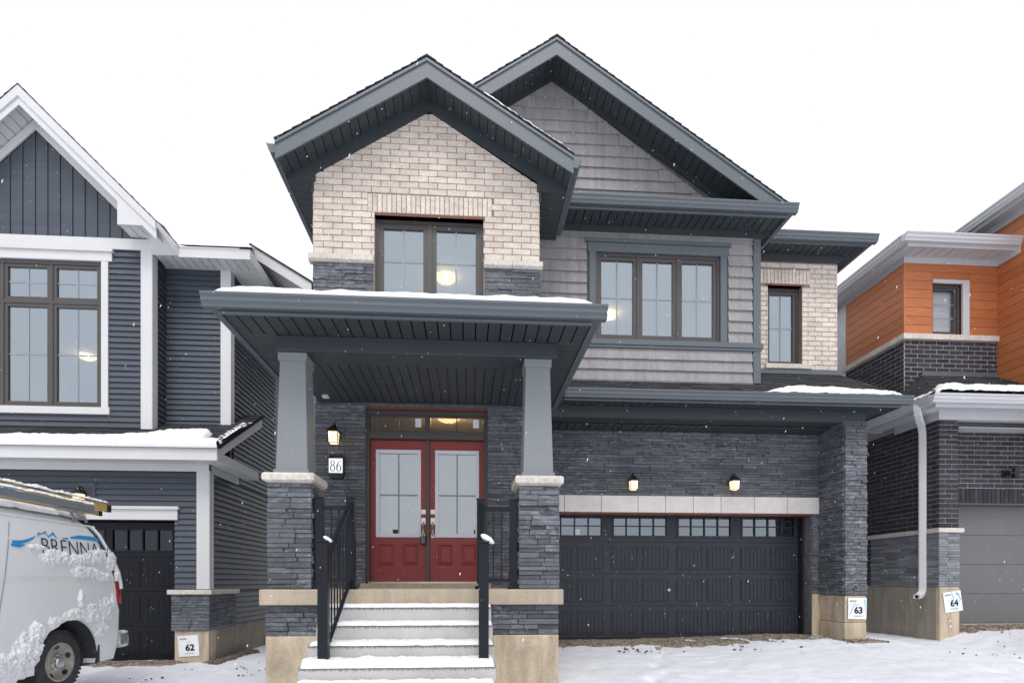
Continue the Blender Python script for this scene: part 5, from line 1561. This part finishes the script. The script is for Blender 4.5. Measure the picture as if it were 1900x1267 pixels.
boards_down(ssof, zt - .16, H3, 8.17, 13, 8.94, YP3 - .002, 'x', pitch=.2)
boards_down(ssof, zt - .161, H3, 8.17, xs - .02, YP3, 10.58, 'y', pitch=.2)
boards_down(ssof, 3.86, H3, xs + .36, 13, YP3 + .10, YW3, 'x', pitch=.2)
m = MB(); m.box(xs - .03, 14, YP3 - .03, YP3 + .1, 3.95, 4.11); m.obj('porch_beam', M['silver_trim'], H3)
m = MB(); m.box(xs - .031, xs - .005, YP3 + .1, 10.25, 3.95, 4.11); m.obj('frieze_board', M['silver_trim'], H3)
# hip roof of the garage
RS = .62
fr3 = Fr((0, 8.83, zt), (1, 0, 0), (0, 1, RS))
L3 = 1.4 * math.sqrt(1 + RS * RS)
hip = [(8.06, 0), (14, 0), (14, L3), (8.06 + .95, L3)]
m = MB(); m.prism(fr3, hip, -.04, 0); m.obj('skirt_roof', M['asphalt_shingle'], H3)
roof_courses(H3, fr3, 8.06, 14, L3, clip=hip)
fr3b = Fr((8.06, 0, zt), (0, -1, 0), (1, 0, RS * 1.4 / .95))
Lb = .95 * math.sqrt(1 + (RS * 1.4 / .95) ** 2)
hipb = [(-10.7, 0), (-8.83, 0), (-10.23, Lb), (-10.7, Lb)]
m = MB(); m.prism(fr3b, hipb, -.04, 0); m.obj('skirt_roof', M['asphalt_shingle'], H3)
roof_courses(H3, fr3b, -10.7, -8.83, Lb, clip=hipb)
m = MB(); m.fbox(fU, 9.0, xv, 5.08, 5.20, .03, .045); m.obj('step_flashing', M['dark_trim'], H3)
m = MB()
for i in range(6):
    z = 4.42 + i * .12; x0 = xu + .02 + i * .058
    m.fbox(fU, x0, x0 + .16, z - .04, z + .11, .03, .04)
m.obj('step_flashing', M['dark_trim'], H3)
# downspout
m = MB()
pts = [(8.07, 9.22, 4.20), (8.07, 9.22, 4.12), (8.10, 9.24, 4.04), (8.20, 9.33, 3.97), (8.34, 9.44, 3.91), (8.42, 9.51, 3.85), (8.448, 9.53, 3.76), (8.45, 9.53, 3.6), (8.45, 9.53, .95), (8.447, 9.53, .86), (8.42, 9.52, .80), (8.36, 9.50, .755), (8.28, 9.47, .735)]
pts = [Vector(p) for p in pts]; rings = []
for i, p in enumerate(pts):
    d = (pts[min(i + 1, len(pts) - 1)] - pts[max(0, i - 1)]).normalized()
    if abs(d.z) > .95: a = Vector((0, 1, 0))
    else: a = Vector((.55, .83, 0)); a = (a - d * a.dot(d)); a = d.cross(Vector((0, 0, 1))).normalized() if a.length < .2 else d.cross(Vector((0, 0, 1))).normalized()
    if abs(d.z) > .95: b_ = Vector((1, 0, 0))
    else: b_ = d.cross(a).normalized()
    rings.append((p, a, b_))
R2 = []
ref_a = Vector((.62, -.78, 0)).normalized()
for (p, a, b_), i in zip(rings, range(99)):
    d = (pts[min(i + 1, len(pts) - 1)] - pts[max(0, i - 1)]).normalized()
    a = (ref_a - d * ref_a.dot(d)).normalized(); b_ = d.cross(a).normalized()
    R2.append([p + a * su * .058 + b_ * sv * .042 for su, sv in ((-1, -.7), (-.7, -1), (.7, -1), (1, -.7), (1, .7), (.7, 1), (-.7, 1), (-1, .7))])
m.loft(R2); m.obj('downspout', M['white_trim'], H3)
m = MB(); m.lathe(pts[-1] - Vector((.0008, .0008, -.0002)), pts[-1] - pts[-2], [(0, .036), (.001, .036)], 8); m.obj('spout_mouth', M['black'], H3)
db.finish(H3); pl.finish(H3); ssof.finish(H3); gl3.finish(H3)
wl = thing('wall_light', 'black cylinder wall light above the grey garage door at the right edge', 'wall light', (10.2, YW3, 3.05))
m = MB(); m.lathe((10.26, YW3 - .14, 2.96), (0, 0, 1), [(0, .05), (.002, .058), (.22, .058), (.222, .05)], 20); m.obj('light_tube', M['black'], wl)
m = MB(); m.box(10.10, 10.19, YW3 - .04, YW3 - .016, 3.0, 3.12); m.box(10.13, 10.25, YW3 - .15, YW3 - .041, 3.04, 3.08); m.obj('bracket', M['black'], wl)
def th(u, v):
    lo = 8.10 + .10 * v
    top = np.interp(u, [8.06, 8.35, 8.45, 8.75, 9.3, 14], [.1, .26, .50, .66, .60, .50]) + .05 * fbm(u * 3, v * 3, 8) + .02 * fbm(u * 13, v * 13, 8)
    return .075 * min(1, max(0, (top - v) / .06)) ** .6 * (1 + .3 * fbm(u * 5, v * 5)) * min(1, max(0, (u - lo) / .05)) - .004
snow_patch('roof_snow', 'snow patch on the garage roof of the orange plank house', fr3, 8.06, 13, .0, .85, .025, th, 'snow on roofs')
def th(u, v):
    return .035 * min(1, max(0, (.13 + .06 * fbm(u * 4, v * 4) - v) / .05)) - .004 + .012 * fbm(u * 15, v * 15)
snow_patch('roof_snow', 'thin snow line along the side gutter of the orange plank house', fr3b, -10.5, -8.9, .0, .25, .02, th, 'snow on roofs')

# ================================================================== lot signs
def lot_sign(label, num, fr, u, v, w, h, rot, blue):
    ctr = fr.p(u, v, .004)
    root = thing('lot_sign', label, 'sign', ctr, 'white lot number signs')
    c, s = math.cos(rot), math.sin(rot)
    f2 = Fr(ctr, fr.U * c + fr.V * s, fr.V * c - fr.U * s)
    m = MB(); m.fbox(f2, -w / 2, w / 2, -h / 2, h / 2, 0, .004); m.obj('sign_board', M['paper'], root)
    text_obj('lot_number', num, h * .42, f2, w * .06, -h * .10, .0045, M['ink'], root, bold=.007)
    text_obj('sign_text', 'LOT', h * .10, f2, 0, h * .16, .0045, M['gray_ink'], root)
    text_obj('sign_text', 'EMPIRE', h * .105, f2, -w * .42, h * .34, .0045, M['gray_ink'], root, align='LEFT', bold=.002)
    text_obj('sign_text', 'PHASE NB-1', h * .085, f2, w * .05, -h * .36, .0045, M['gray_ink'], root, bold=.001)
    if blue:
        m = MB(); rr_ = random.Random(num)
        for q in blue:
            b = len(m.v)
            for (x, y, t) in q: m.v += [tuple(f2.p(x * w, y * h, .0055)), tuple(f2.p(x * w + t * w, y * h + t * .2 * h, .0055))]
            m.f += [(b + 2 * i, b + 2 * i + 1, b + 2 * i + 3, b + 2 * i + 2) for i in range(len(q) - 1)]
        m.obj('blue_marking', M['pale_blue_ink'], root)
lot_sign('white sign reading 62 on the concrete beside the black garage door', '62', front(YLG - .024), -4.945, -.12, .35, .37, R(4), None)
lot_sign('white sign with blue streaks reading 63 under the stone pillar', '63', front(PF - .034), 6.565, .56, .325, .36, R(-1), [[(-.42, -.30, .05), (-.34, -.05, .10), (-.12, .28, .05)], [(-.40, .12, .08), (-.30, .22, .03), (-.15, .36, .06), (.1, .44, .02)], [(.34, .40, .10), (.40, .1, .05), (.42, -.2, .03)]])
lot_sign('tilted white sign with blue scribble reading 64 by the grey garage door', '64', front(YP3 - .034), 8.745, .655, .34, .37, R(8), [[(-.06, .46, .05), (.02, .2, .07), (-.02, -.1, .05), (.08, -.30, .06), (.14, -.46, .03)], [(.18, .46, .05), (.33, .25, .06), (.40, .05, .08), (.26, -.12, .04)], [(.0, .30, .12), (.2, .36, .10), (.36, .28, .06)]])

# ================================================================== VAN (parked nose to the street beside the left garage)
VX, VY, VZ = -5.60, 7.56, -.30
van = thing('van', 'white cargo van splattered with snow, backed up to the black garage door', 'van', (VX, VY - 2.9, VZ))
def hw_(z):  # half width by height above ground
    return float(np.interp(z, [.30, .55, 1.0, 1.36, 1.7, 1.95, 2.06, 2.12], [.93, .975, .99, .985, .945, .89, .83, .70]))
def rear(z): return float(np.interp(z, [.30, .55, .9, 1.3, 1.6, 1.9, 2.06, 2.12], [.03, .0, .01, .05, .16, .34, .48, .62]))
def nose(z): return float(np.interp(z, [.30, .6, .95, 1.05, 1.2, 1.75, 2.0, 2.12], [5.55, 5.68, 5.62, 5.45, 4.75, 4.1, 3.75, 3.3]))
def vp(x, l, z): return (VX + x, VY - l, VZ + z)
m = MB(); rings = []
zs = [.30, .42, .55, .75, .95, 1.05, 1.2, 1.36, 1.55, 1.75, 1.9, 2.0, 2.07, 2.12]
for z in zs:
    w_, a, b = hw_(z), rear(z), nose(z); r = .16 if z < 1.0 else .20; rf = .45
    pts = []
    def arc(cx, cl, rx, rl, t0, t1, n=6):
        for i in range(n + 1):
            t = t0 + (t1 - t0) * i / n; pts.append((cx + rx * math.cos(t), cl + rl * math.sin(t)))
    arc(w_ - r, a + r, r, r, 0, -math.pi / 2)          # rear right
    arc(-w_ + r, a + r, r, r, -math.pi / 2, -math.pi)
    for q in range(1, 8): pts.append((-w_, a + r + (b - rf - a - r) * q / 8))
    arc(-w_ + rf, b - rf, rf, rf, math.pi, math.pi / 2)
    arc(w_ - rf, b - rf, rf, rf, math.pi / 2, 0)
    for q in range(7, 0, -1): pts.append((w_, a + r + (b - rf - a - r) * q / 8))
    rings.append([vp(x, l, z) for x, l in pts])
m.loft(rings)
body = m.obj('van_body', M['van_white'], van, smooth=True)
cut = MB()
WL = .98; WR = .375
for l in (WL, WL + 3.43):
    cut.lathe(vp(-1.2, l, .40), (1, 0, 0), [(0, .475), (2.4, .475)], 32)
co = cut.obj('wheel_arch_cutter', None)
bm_ = body.modifiers.new('arches', 'BOOLEAN'); bm_.operation = 'DIFFERENCE'; bm_.object = co; bm_.solver = 'EXACT'
dg = bpy.context.evaluated_depsgraph_get(); me = bpy.data.meshes.new_from_object(body.evaluated_get(dg))
body.modifiers.clear(); body.data = me
bpy.data.objects.remove(co)
if not me.materials: me.materials.append(M['van_white'])
for p in me.polygons: p.use_smooth = True
try: me.set_sharp_from_angle(angle=R(40))
except Exception: pass
fvs = Fr((VX + .99, 0, 0), (0, 1, 0), (0, 0, 1))            # van side plane, u = world y, v = world z
def on_side(l, z, out=.003): return Vector(vp(hw_(z) + out, l, z))
def ribbon(name, pts, w_, mat, out=.004):
    """flat strip on the van's flank through (l, z) points; w_ is its half height."""
    m = MB(); V = []
    for i, (l, z) in enumerate(pts):
        ww = w_[i] if hasattr(w_, '__len__') else w_
        V.append((on_side(l, z - ww, out), on_side(l, z + ww, out)))
    for a, b in V: m.v += [tuple(a), tuple(b)]
    m.f = [(2 * i, 2 * i + 1, 2 * i + 3, 2 * i + 2) for i in range(len(V) - 1)]
    return m.obj(name, mat, van)
seam = flat_mat('panel_seam', (.40, .41, .43), .5, .02, 2)
ribbon('body_crease', [(.25 + i * .25, 1.345) for i in range(12)], .006, M['van_white'], .008)
def vline(name, pts, w_=.008):
    m = MB()
    for (l, z) in pts: m.v += [tuple(on_side(l - w_, z, .003)), tuple(on_side(l + w_, z, .003))]
    m.f = [(2 * i, 2 * i + 1, 2 * i + 3, 2 * i + 2) for i in range(len(pts) - 1)]
    return m.obj(name, seam, van)
vline('door_seam', [(1.97, .5), (1.95, 1.0), (1.88, 1.35), (1.80, 1.65), (1.72, 1.92)]); vline('door_seam', [(2.08, .5), (2.06, 1.0), (2.0, 1.35), (1.93, 1.65), (1.86, 1.92)])
vline('door_seam', [(.13, .52), (.13, .95)], .005)
vline('door_seam', [(3.9, .5), (3.88, 1.0), (3.8, 1.4), (3.7, 1.9)]); vline('door_seam', [(2.9, .5), (2.88, 1.0), (2.8, 1.4), (2.72, 1.9)])
m = MB()   # drip rail along the roof edge
m.tube([vp(hw_(2.0) + .004, l, 2.0) for l in (.42, 1.5, 3.0, 3.6)], .012, 6); m.obj('drip_rail', M['van_white'], van)
# side and rear glass
def patch(name, pts, mat, par=van):
    m = MB(); m.v = [tuple(p) for p in pts]; m.f = [tuple(range(len(pts)))]
    o = m.obj(name, mat, par); s_ = o.modifiers.new('thick', 'SOLIDIFY'); s_.thickness = .006; s_.offset = 0; return o
patch('door_window', [on_side(2.95, 1.42, .004), on_side(3.75, 1.42, .004), on_side(3.62, 1.92, .004), on_side(2.9, 1.92, .004)], M['van_glass'])
patch('door_window', [Vector(vp(-hw_(z) - .004, l, z)) for l, z in ((2.95, 1.42), (3.75, 1.42), (3.62, 1.92), (2.9, 1.92))], M['van_glass'])
patch('windshield', [vp(-.72, 4.66, 1.26), vp(.72, 4.66, 1.26), vp(.66, 3.86, 1.95), vp(-.66, 3.86, 1.95)], M['van_glass'])
for sx in (-1, 1):
    patch('rear_window', [vp(sx * .08, rear(1.34) - .012, 1.34), vp(sx * .80, rear(1.34) + .0, 1.34), vp(sx * .76, rear(1.88) - .004, 1.88), vp(sx * .08, rear(1.88) - .012, 1.88)], M['van_glass'])
    m = MB(); m.tube([vp(sx * (hw_(1.1) - .05), rear(1.05) + .05, 1.02), vp(sx * (hw_(1.25) - .055), rear(1.2) + .05, 1.2), vp(sx * (hw_(1.45) - .065), rear(1.4) + .055, 1.42), vp(sx * (hw_(1.6) - .07), rear(1.58) + .06, 1.60)], [.048, .052, .05, .04], 10)
    m.obj('tail_light', M['red_lens'], van, smooth=True)
    m = MB(); m.box(VX + sx * .55 - .16, VX + sx * .55 + .16, VY - 5.69, VY - 5.60, VZ + .72, VZ + .90); m.obj('headlight', M['door_white'], van, bevel=.02)
m = MB(); m.box(VX - .42, VX + .42, VY - 5.70, VY - 5.6, VZ + .66, VZ + .92); m.obj('grille', M['black'], van, bevel=.01)
# dark gap of the rear door along the corner pillar
m = MB()
for z in (1.35, 1.5, 1.62, 1.75, 1.88, 1.96): m.v += [vp(hw_(z) - .012, rear(z) + .105, z), vp(hw_(z) - .055, rear(z) + .035, z)]
m.v = [(x + .012, y + .008, z) for x, y, z in m.v]
m.f = [(2 * i, 2 * i + 1, 2 * i + 3, 2 * i + 2) for i in range(5)]
m.obj('door_gap', M['black'], van)
# bumpers
for (l0, l1, nm) in ((-.14, .06, 'rear_bumper'), (5.55, 5.80, 'front_bumper')):
    m = MB(); m.box(VX - .97, VX + .97, VY - l1, VY - l0, VZ + .43, VZ + .62); m.obj(nm, M['chrome'], van, bevel=.045)
m = MB(); m.box(VX + .86, VX + .97, VY - .50, VY - .47, VZ + .30, VZ + .55); m.obj('mud_flap', M['rubber'], van)
m = MB(); m.box(VX - .8, VX + .8, VY - 5.2, VY - .25, VZ + .26, VZ + .42); m.obj('underbody', M['rubber'], van)
for sx in (-1, 1):
    for l in (WL, WL + 3.43):
        m = MB(); c = vp(sx * .62, l, WR)
        prof = [(0, .27), (.0, .34), (.02, .365), (.05, .372), (.19, .372), (.225, .362), (.24, .33), (.245, .245), (.24, .225), (.06, .22)]
        m.lathe(c, (sx, 0, 0), prof, 40); wheel = m.obj('wheel', M['rubber'], van)
        t = MB()
        for i in range(44):
            a = 2 * math.pi * i / 44
            rd = Vector((0, math.cos(a), math.sin(a))); tg = Vector((0, -math.sin(a), math.cos(a))); ax = Vector((sx, 0, 0))
            f2 = Fr(Vector(c) + rd * .370, ax, tg)
            rr3 = rd
            for (x0, x1, off) in ((.012, .06, 0), (.075, .12, .4), (.132, .175, 0), (.188, .238, .5)):
                a0 = .016 if x0 > .18 or x0 < .02 else .013
                p0 = off * .05
                pts8 = [Vector(c) + ax * u + tg * v + rd * h for h in (.355, .384 - (.012 if x0 > .18 or x0 < .02 else 0)) for u, v in ((x0, p0 - a0), (x1, p0 - a0 * .7), (x1, p0 + a0), (x0, p0 + a0 * .8))]
                b = len(t.v); t.v += [tuple(p) for p in pts8]
                t.f += [tuple(b + q for q in f) for f in ((4, 5, 6, 7), (0, 1, 5, 4), (1, 2, 6, 5), (2, 3, 7, 6), (3, 0, 4, 7))]
        tr_ = t.obj('tread', M['rubber'], wheel); tr_['kind'] = 'stuff'
        m = MB(); m.lathe(c, (sx, 0, 0), [(.10, .10), (.10, .222), (.236, .222), (.246, .226), (.246, .205), (.225, .195), (.200, .155), (.196, .12), (.205, .085)], 40); m.obj('rim', M['dirty_steel'], wheel)
        m = MB(); m.lathe(c, (sx, 0, 0), [(.19, .10), (.215, .095), (.225, .075), (.245, .07), (.26, .055), (.262, .01)], 16)
        for i in range(8):
            a = 2 * math.pi * i / 8; cc = Vector(c) + Vector((0, math.cos(a), math.sin(a))) * .085
            m.lathe(cc, (sx, 0, 0), [(.205, .013), (.232, .012), (.236, .006)], 6)
        m.obj('hub', M['chrome'], wheel)
        for i in range(5):
            m = MB()
            a = 2 * math.pi * (i + .3) / 5; rd = Vector((0, math.cos(a), math.sin(a))); tg = Vector((0, -math.sin(a), math.cos(a)))
            ctr = Vector(c) + rd * .168 + Vector((sx * .2195, 0, 0))
            m.v += [tuple(ctr + rd * .022 * math.cos(q) + tg * .036 * math.sin(q) + Vector((sx, 0, 0)) * (.022 * math.cos(q) * .6)) for q in [2 * math.pi * j / 12 for j in range(12)]]
            m.f.append(tuple(range(12)))
            m.obj('rim_slot', M['black'], wheel)
for sx in (-1, 1):
    for l in (WL, WL + 3.43):
        m = MB(); rg_ = []
        for x, r in ((.30, .02), (.30, .470), (hw_(.6) - .02, .470), (hw_(.6) - .02, .478)):
            rg_.append([vp(sx * x, l + r * math.cos(t), .40 + r * math.sin(t)) for t in [math.pi * (-.03 + 1.06 * q / 20) for q in range(21)]])
        m.loft(rg_, cap=False, closed=False); m.obj('wheel_well', M['rubber'], van)
# lettering and swoosh on the flank
m = MB()
def sw(pts, th_):
    b = len(m.v)
    for (l, z), t in zip(pts, th_):
        l = .42 + (l - .2) * .93; z += .06
        m.v += [tuple(on_side(l, z - t, .004)), tuple(on_side(l, z + t, .004))]
    m.f.extend((b + 2 * i, b + 2 * i + 1, b + 2 * i + 3, b + 2 * i + 2) for i in range(len(pts) - 1))
sw([(1.62, 1.655), (1.50, 1.66), (1.40, 1.685), (1.31, 1.72), (1.27, 1.745)], [.016, .018, .015, .010, .002])
sw([(1.64, 1.625), (1.54, 1.62), (1.45, 1.635)], [.012, .018, .003])
sw([(1.24, 1.75), (1.20, 1.79)], [.022, .004]); sw([(1.21, 1.765), (1.10, 1.80)], [.006, .010]); sw([(1.12, 1.80), (1.08, 1.745)], [.014, .01]); sw([(1.08, 1.75), (.98, 1.80)], [.008, .012]); sw([(1.0, 1.80), (.95, 1.745)], [.016, .012])
sw([(.86, 1.745), (.76, 1.755)], [.005, .011])
sw([(.72, 1.765), (.55, 1.785), (.35, 1.785), (.20, 1.775)], [.010, .022, .026, .022])
m.obj('blue_swoosh', M['blue_ink'], van)
ft = Fr(on_side(.72, 1.655, .004), (0, 1, 0), (on_side(.72, 1.70, 0) - on_side(.72, 1.60, 0)))
text_obj('lettering', 'BRENNAN', .25, Fr(on_side(.82, 1.695, .004), (0, 1, 0), ft.V), 0, 0, .001, M['navy_ink'], van, bold=-.003, sx=.96)
# roof rack with the grey drop-down rail, and the ladder lying on it
for l in (.75, 2.2, 3.4):
    m = MB(); m.tube([vp(-.80, l, 2.02), vp(-.78, l, 2.19), vp(.80, l, 2.19), vp(.86, l, 2.03)], .018, 6)
    m.obj('rack_bar', M['aluminium'], van)
m = MB(); m.box(VX + .84, VX + .90, VY - 3.6, VY - .46, VZ + 2.175, VZ + 2.255); m.obj('rack_rail', M['aluminium'], van, bevel=.004)
m = MB(); m.tube([vp(.86, .80, 2.17), vp(.90, .66, 2.11), vp(.87, .56, 2.05)], [.016, .02, .018], 8); m.box(VX + .83, VX + .9, VY - 1.0, VY - .60, VZ + 2.14, VZ + 2.17); m.obj('rack_clamp', M['dirty_steel'], van)
lad = thing('ladder', 'yellow fibreglass extension ladder with black feet lying on the van roof rack', 'ladder', vp(.5, 1.6, 2.21))
for (x0, zz, l0) in ((.70, 2.305, -.06), (.30, 2.305, -.06)):
    m = MB(); m.box(VX + x0 - .02, VX + x0 + .02, VY - 4.4, VY - l0, VZ + zz - .045, VZ + zz + .045); m.obj('ladder_rail', M['fibreglass'], lad, bevel=.004)
    m = MB(); m.box(VX + x0 - .024, VX + x0 + .024, VY - l0 - .004, VY - l0 + .085, VZ + zz - .05, VZ + zz + .048); m.obj('end_cap', M['black'], lad, bevel=.006)
for (x0, zz, l0) in ((.66, 2.225, .04), (.34, 2.225, .04)):
    m = MB(); m.box(VX + x0 - .018, VX + x0 + .018, VY - 4.2, VY - l0, VZ + zz - .032, VZ + zz + .030); m.obj('ladder_rail', M['fibreglass'], lad, bevel=.004)
    m = MB(); m.box(VX + x0 - .021, VX + x0 + .021, VY - l0 - .004, VY - l0 + .07, VZ + zz - .035, VZ + zz + .033); m.obj('end_cap', M['black'], lad, bevel=.006)
for i in range(13):
    l = .45 + i * .3
    m = MB(); m.tube([vp(.32, l, 2.305), vp(.68, l, 2.305)], .016, 8); m.obj('rung', M['aluminium'], lad)
m = MB(); m.box(VX + .7202, VX + .7215, VY - 1.60, VY - 1.30, VZ + 2.275, VZ + 2.335); lbl = m.obj('ladder_label', M['paper'], lad)
m = MB(); m.box(VX + .7216, VX + .7222, VY - 1.58, VY - 1.42, VZ + 2.285, VZ + 2.30); m.box(VX + .7216, VX + .7222, VY - 1.2, VY - .95, VZ + 2.268, VZ + 2.285); m.obj('label_print', M['blue_ink'], lad)

# snow on the van
def ridge(name, label, x0, x1, l0, l1, z, h):
    f = Fr(vp(0, 0, z), (1, 0, 0), (0, 1, 0))
    def th(u, v):
        v = -v
        e = min(u - x0, x1 - u) + .004
        return h * min(1, max(0, e / .02)) ** .5 * (1 + .45 * fbm(u * 7, v * 5, 3) + .25 * fbm(u * 20, v * 20, 3)) * min(1, max(0, (v - l0) / .03)) - .002
    return snow_patch(name, label, f, x0, x1, -l1, -l0, .012, th, 'snow on the van and ladder')
ridge('ladder_snow', 'snow ridge along the top rail of the yellow ladder', .675, .725, -.10, 3.4, 2.352, .05)
ridge('rail_snow', 'snow ridge on the grey rack rail below the yellow ladder', .835, .905, .44, 3.4, 2.256, .045)
fr_ = Fr(vp(0, 0, 2.10), (1, 0, 0), (0, 1, 0))
def th(u, v):
    v = -v
    return (.085 + .03 * fbm(u * 3, v * 2, 6)) * min(1, max(0, (.86 + .02 * fbm(v * 4, 1) - u) / .05)) ** .5 * min(1, max(0, (v - .5) / .15)) ** .5 - .07 * max(0, (u - .6) / .26) ** 2 - .02 * max(0, (.8 - v))
snow_patch('van_roof_snow', 'snow layer covering the roof of the white van', fr_, -.8, .88, -3.4, -.46, .03, th, 'snow on the van and ladder')
def splat(label, blobs, name='van_snow', h=.026, res=.008):
    """clumps of snow stuck to the flank: blobs are (l, z, rl, rz)"""
    l0 = min(b[0] - b[2] for b in blobs) - .08; l1 = max(b[0] + b[2] for b in blobs) + .08
    z0 = min(b[1] - b[3] for b in blobs) - .08; z1 = max(b[1] + b[3] for b in blobs) + .08
    f = Fr((VX, 0, VZ), (0, 1, 0), (0, 0, 1))
    def th(u, v):
        l = VY - u
        q = max(1 - ((l - b[0]) / b[2]) ** 2 - ((v - b[1]) / b[3]) ** 2 for b in blobs)
        q += .5 * fbm(l * 5, v * 5, 4) + .4 * fbm(l * 13, v * 13, 8) + .38 * fbm(l * 33, v * 33, 5)
        if q <= 0: return hw_(v) - .02
        return hw_(v) + h * min(1, q * 1.1) * (1 + .45 * fbm(l * 17, v * 17, 2) + .30 * fbm(l * 42, v * 42, 6)) - .0005
    nu, nv = int((l1 - l0) / res), int((z1 - z0) / res)
    V, F, idx = [], [], {}
    T = {}
    for i in range(nu + 1):
        for j in range(nv + 1):
            u, v = VY - l1 + (l1 - l0) * i / nu, z0 + (z1 - z0) * j / nv
            T[i, j] = (u, v, th(u, v))
    def vid(i, j):
        if (i, j) not in idx:
            u, v, t = T[i, j]; idx[i, j] = len(V); V.append(tuple(f.p(u, v, max(t, hw_(v) - .006))))
        return idx[i, j]
    for i in range(nu):
        for j in range(nv):
            if any(T[i + a, j + b][2] > hw_(T[i + a, j + b][1]) for a in (0, 1) for b in (0, 1)):
                l_, z_ = VY - T[i, j][0], T[i, j][1]
                if (l_ - WL) ** 2 + (z_ - .40) ** 2 < .46 ** 2: continue
                F.append((vid(i, j), vid(i + 1, j), vid(i + 1, j + 1), vid(i, j + 1)))
    me = bpy.data.meshes.new(name); me.from_pydata(V, [], F)
    for p in me.polygons: p.use_smooth = True
    ctr = Vector(V[0])
    for q in me.vertices: q.co = q.co - ctr
    tag(link(name, me, M['snow'], None, ctr), label, 'snow', 'snow on the van and ladder', 'stuff')
splat('snow clump smeared over the lettering on the white van', [(1.15, 1.59, .26, .09), (.85, 1.57, .22, .085), (.50, 1.63, .20, .10), (1.42, 1.68, .13, .035), (.24, 1.56, .11, .13)])
splat('snow clump below the lettering near the red tail light', [(.72, 1.42, .22, .075), (.42, 1.37, .16, .06), (.80, 1.47, .1, .06), (.14, 1.40, .07, .09)])
splat('large snow clump around the top of the rear wheel arch of the van', [(.90, .92, .26, .08), (.62, .92, .22, .11), (.38, .95, .16, .14), (.45, .72, .16, .10), (.82, 1.1, .06, .12), (1.2, .85, .14, .08), (.25, 1.06, .05, .1)])
splat('deep snow caked on the lower side of the van ahead of the rear wheel', [(1.58, .58, .20, .22), (1.95, .42, .45, .18), (1.48, .78, .10, .12), (2.6, .36, .5, .14)], h=.05)
m = MB(); pts = [(hw_(z) - .03, rear(z) + .06, z) for z in (1.22, 1.30, 1.34, 1.42, 1.50, 1.6, 1.7, 1.8, 1.9, 2.0)]
rngs = []
for q, (x, l, z) in enumerate(pts):
    rad = .030 * (1 + .5 * fbm(z * 9, 3))
    rngs.append([Vector(vp(x + .02 + rad * math.cos(t) * .8, l - .03 + rad * math.sin(t), z + .01 * math.sin(3 * t + q))) for t in [2 * math.pi * j / 10 for j in range(10)]])
m.loft(rngs); o = m.obj('pillar_snow', M['snow'], None, smooth=True); tag(o, 'snow stuck along the rear corner of the van roof', 'snow', 'snow on the van and ladder', 'stuff')
m = MB(); m.loft([[vp(.90 + a * s_, -.08 + b * s_, .62 + hh) for a, b in ((-.05, -.05), (.05, -.05), (.05, .04), (-.05, .05))] for s_, hh in ((1, 0), (.9, .02), (.4, .035))]); o = m.obj('bumper_snow', M['snow'], None, smooth=True); tag(o, 'small lump of snow on the rear bumper of the van', 'snow', 'snow on the van and ladder', 'stuff')

# ================================================================== falling snow
rng = np.random.default_rng(3)
N = 9000
P = np.stack([rng.uniform(-8.5, 10, N), rng.uniform(1.3, 9.0, N), rng.uniform(-.2, 9.0, N)], 1)
oct_ = np.array([(1, 0, 0), (0, 1, 0), (-1, 0, 0), (0, -1, 0), (0, 0, 1), (0, 0, -1)], float)
V = []; F = []
for p in P:
    r = rng.uniform(.0012, .0026); st_ = rng.uniform(1.2, 4.0)
    sc = oct_ * r * np.array([1, 1, st_]) * rng.uniform(.7, 1.2, (6, 1))
    sc[:, 0] += sc[:, 2] * .25
    b = len(V); V += [tuple(q) for q in (sc + p)]
    F += [(b + i, b + (i + 1) % 4, b + 4) for i in range(4)] + [(b + (i + 1) % 4, b + i, b + 5) for i in range(4)]
me = bpy.data.meshes.new('falling_snow'); me.from_pydata(V, [], F)
o = link('falling_snow', me, M['snow']); tag(o, 'light snowflakes falling in the air in front of the houses', 'falling snow', kind='stuff')
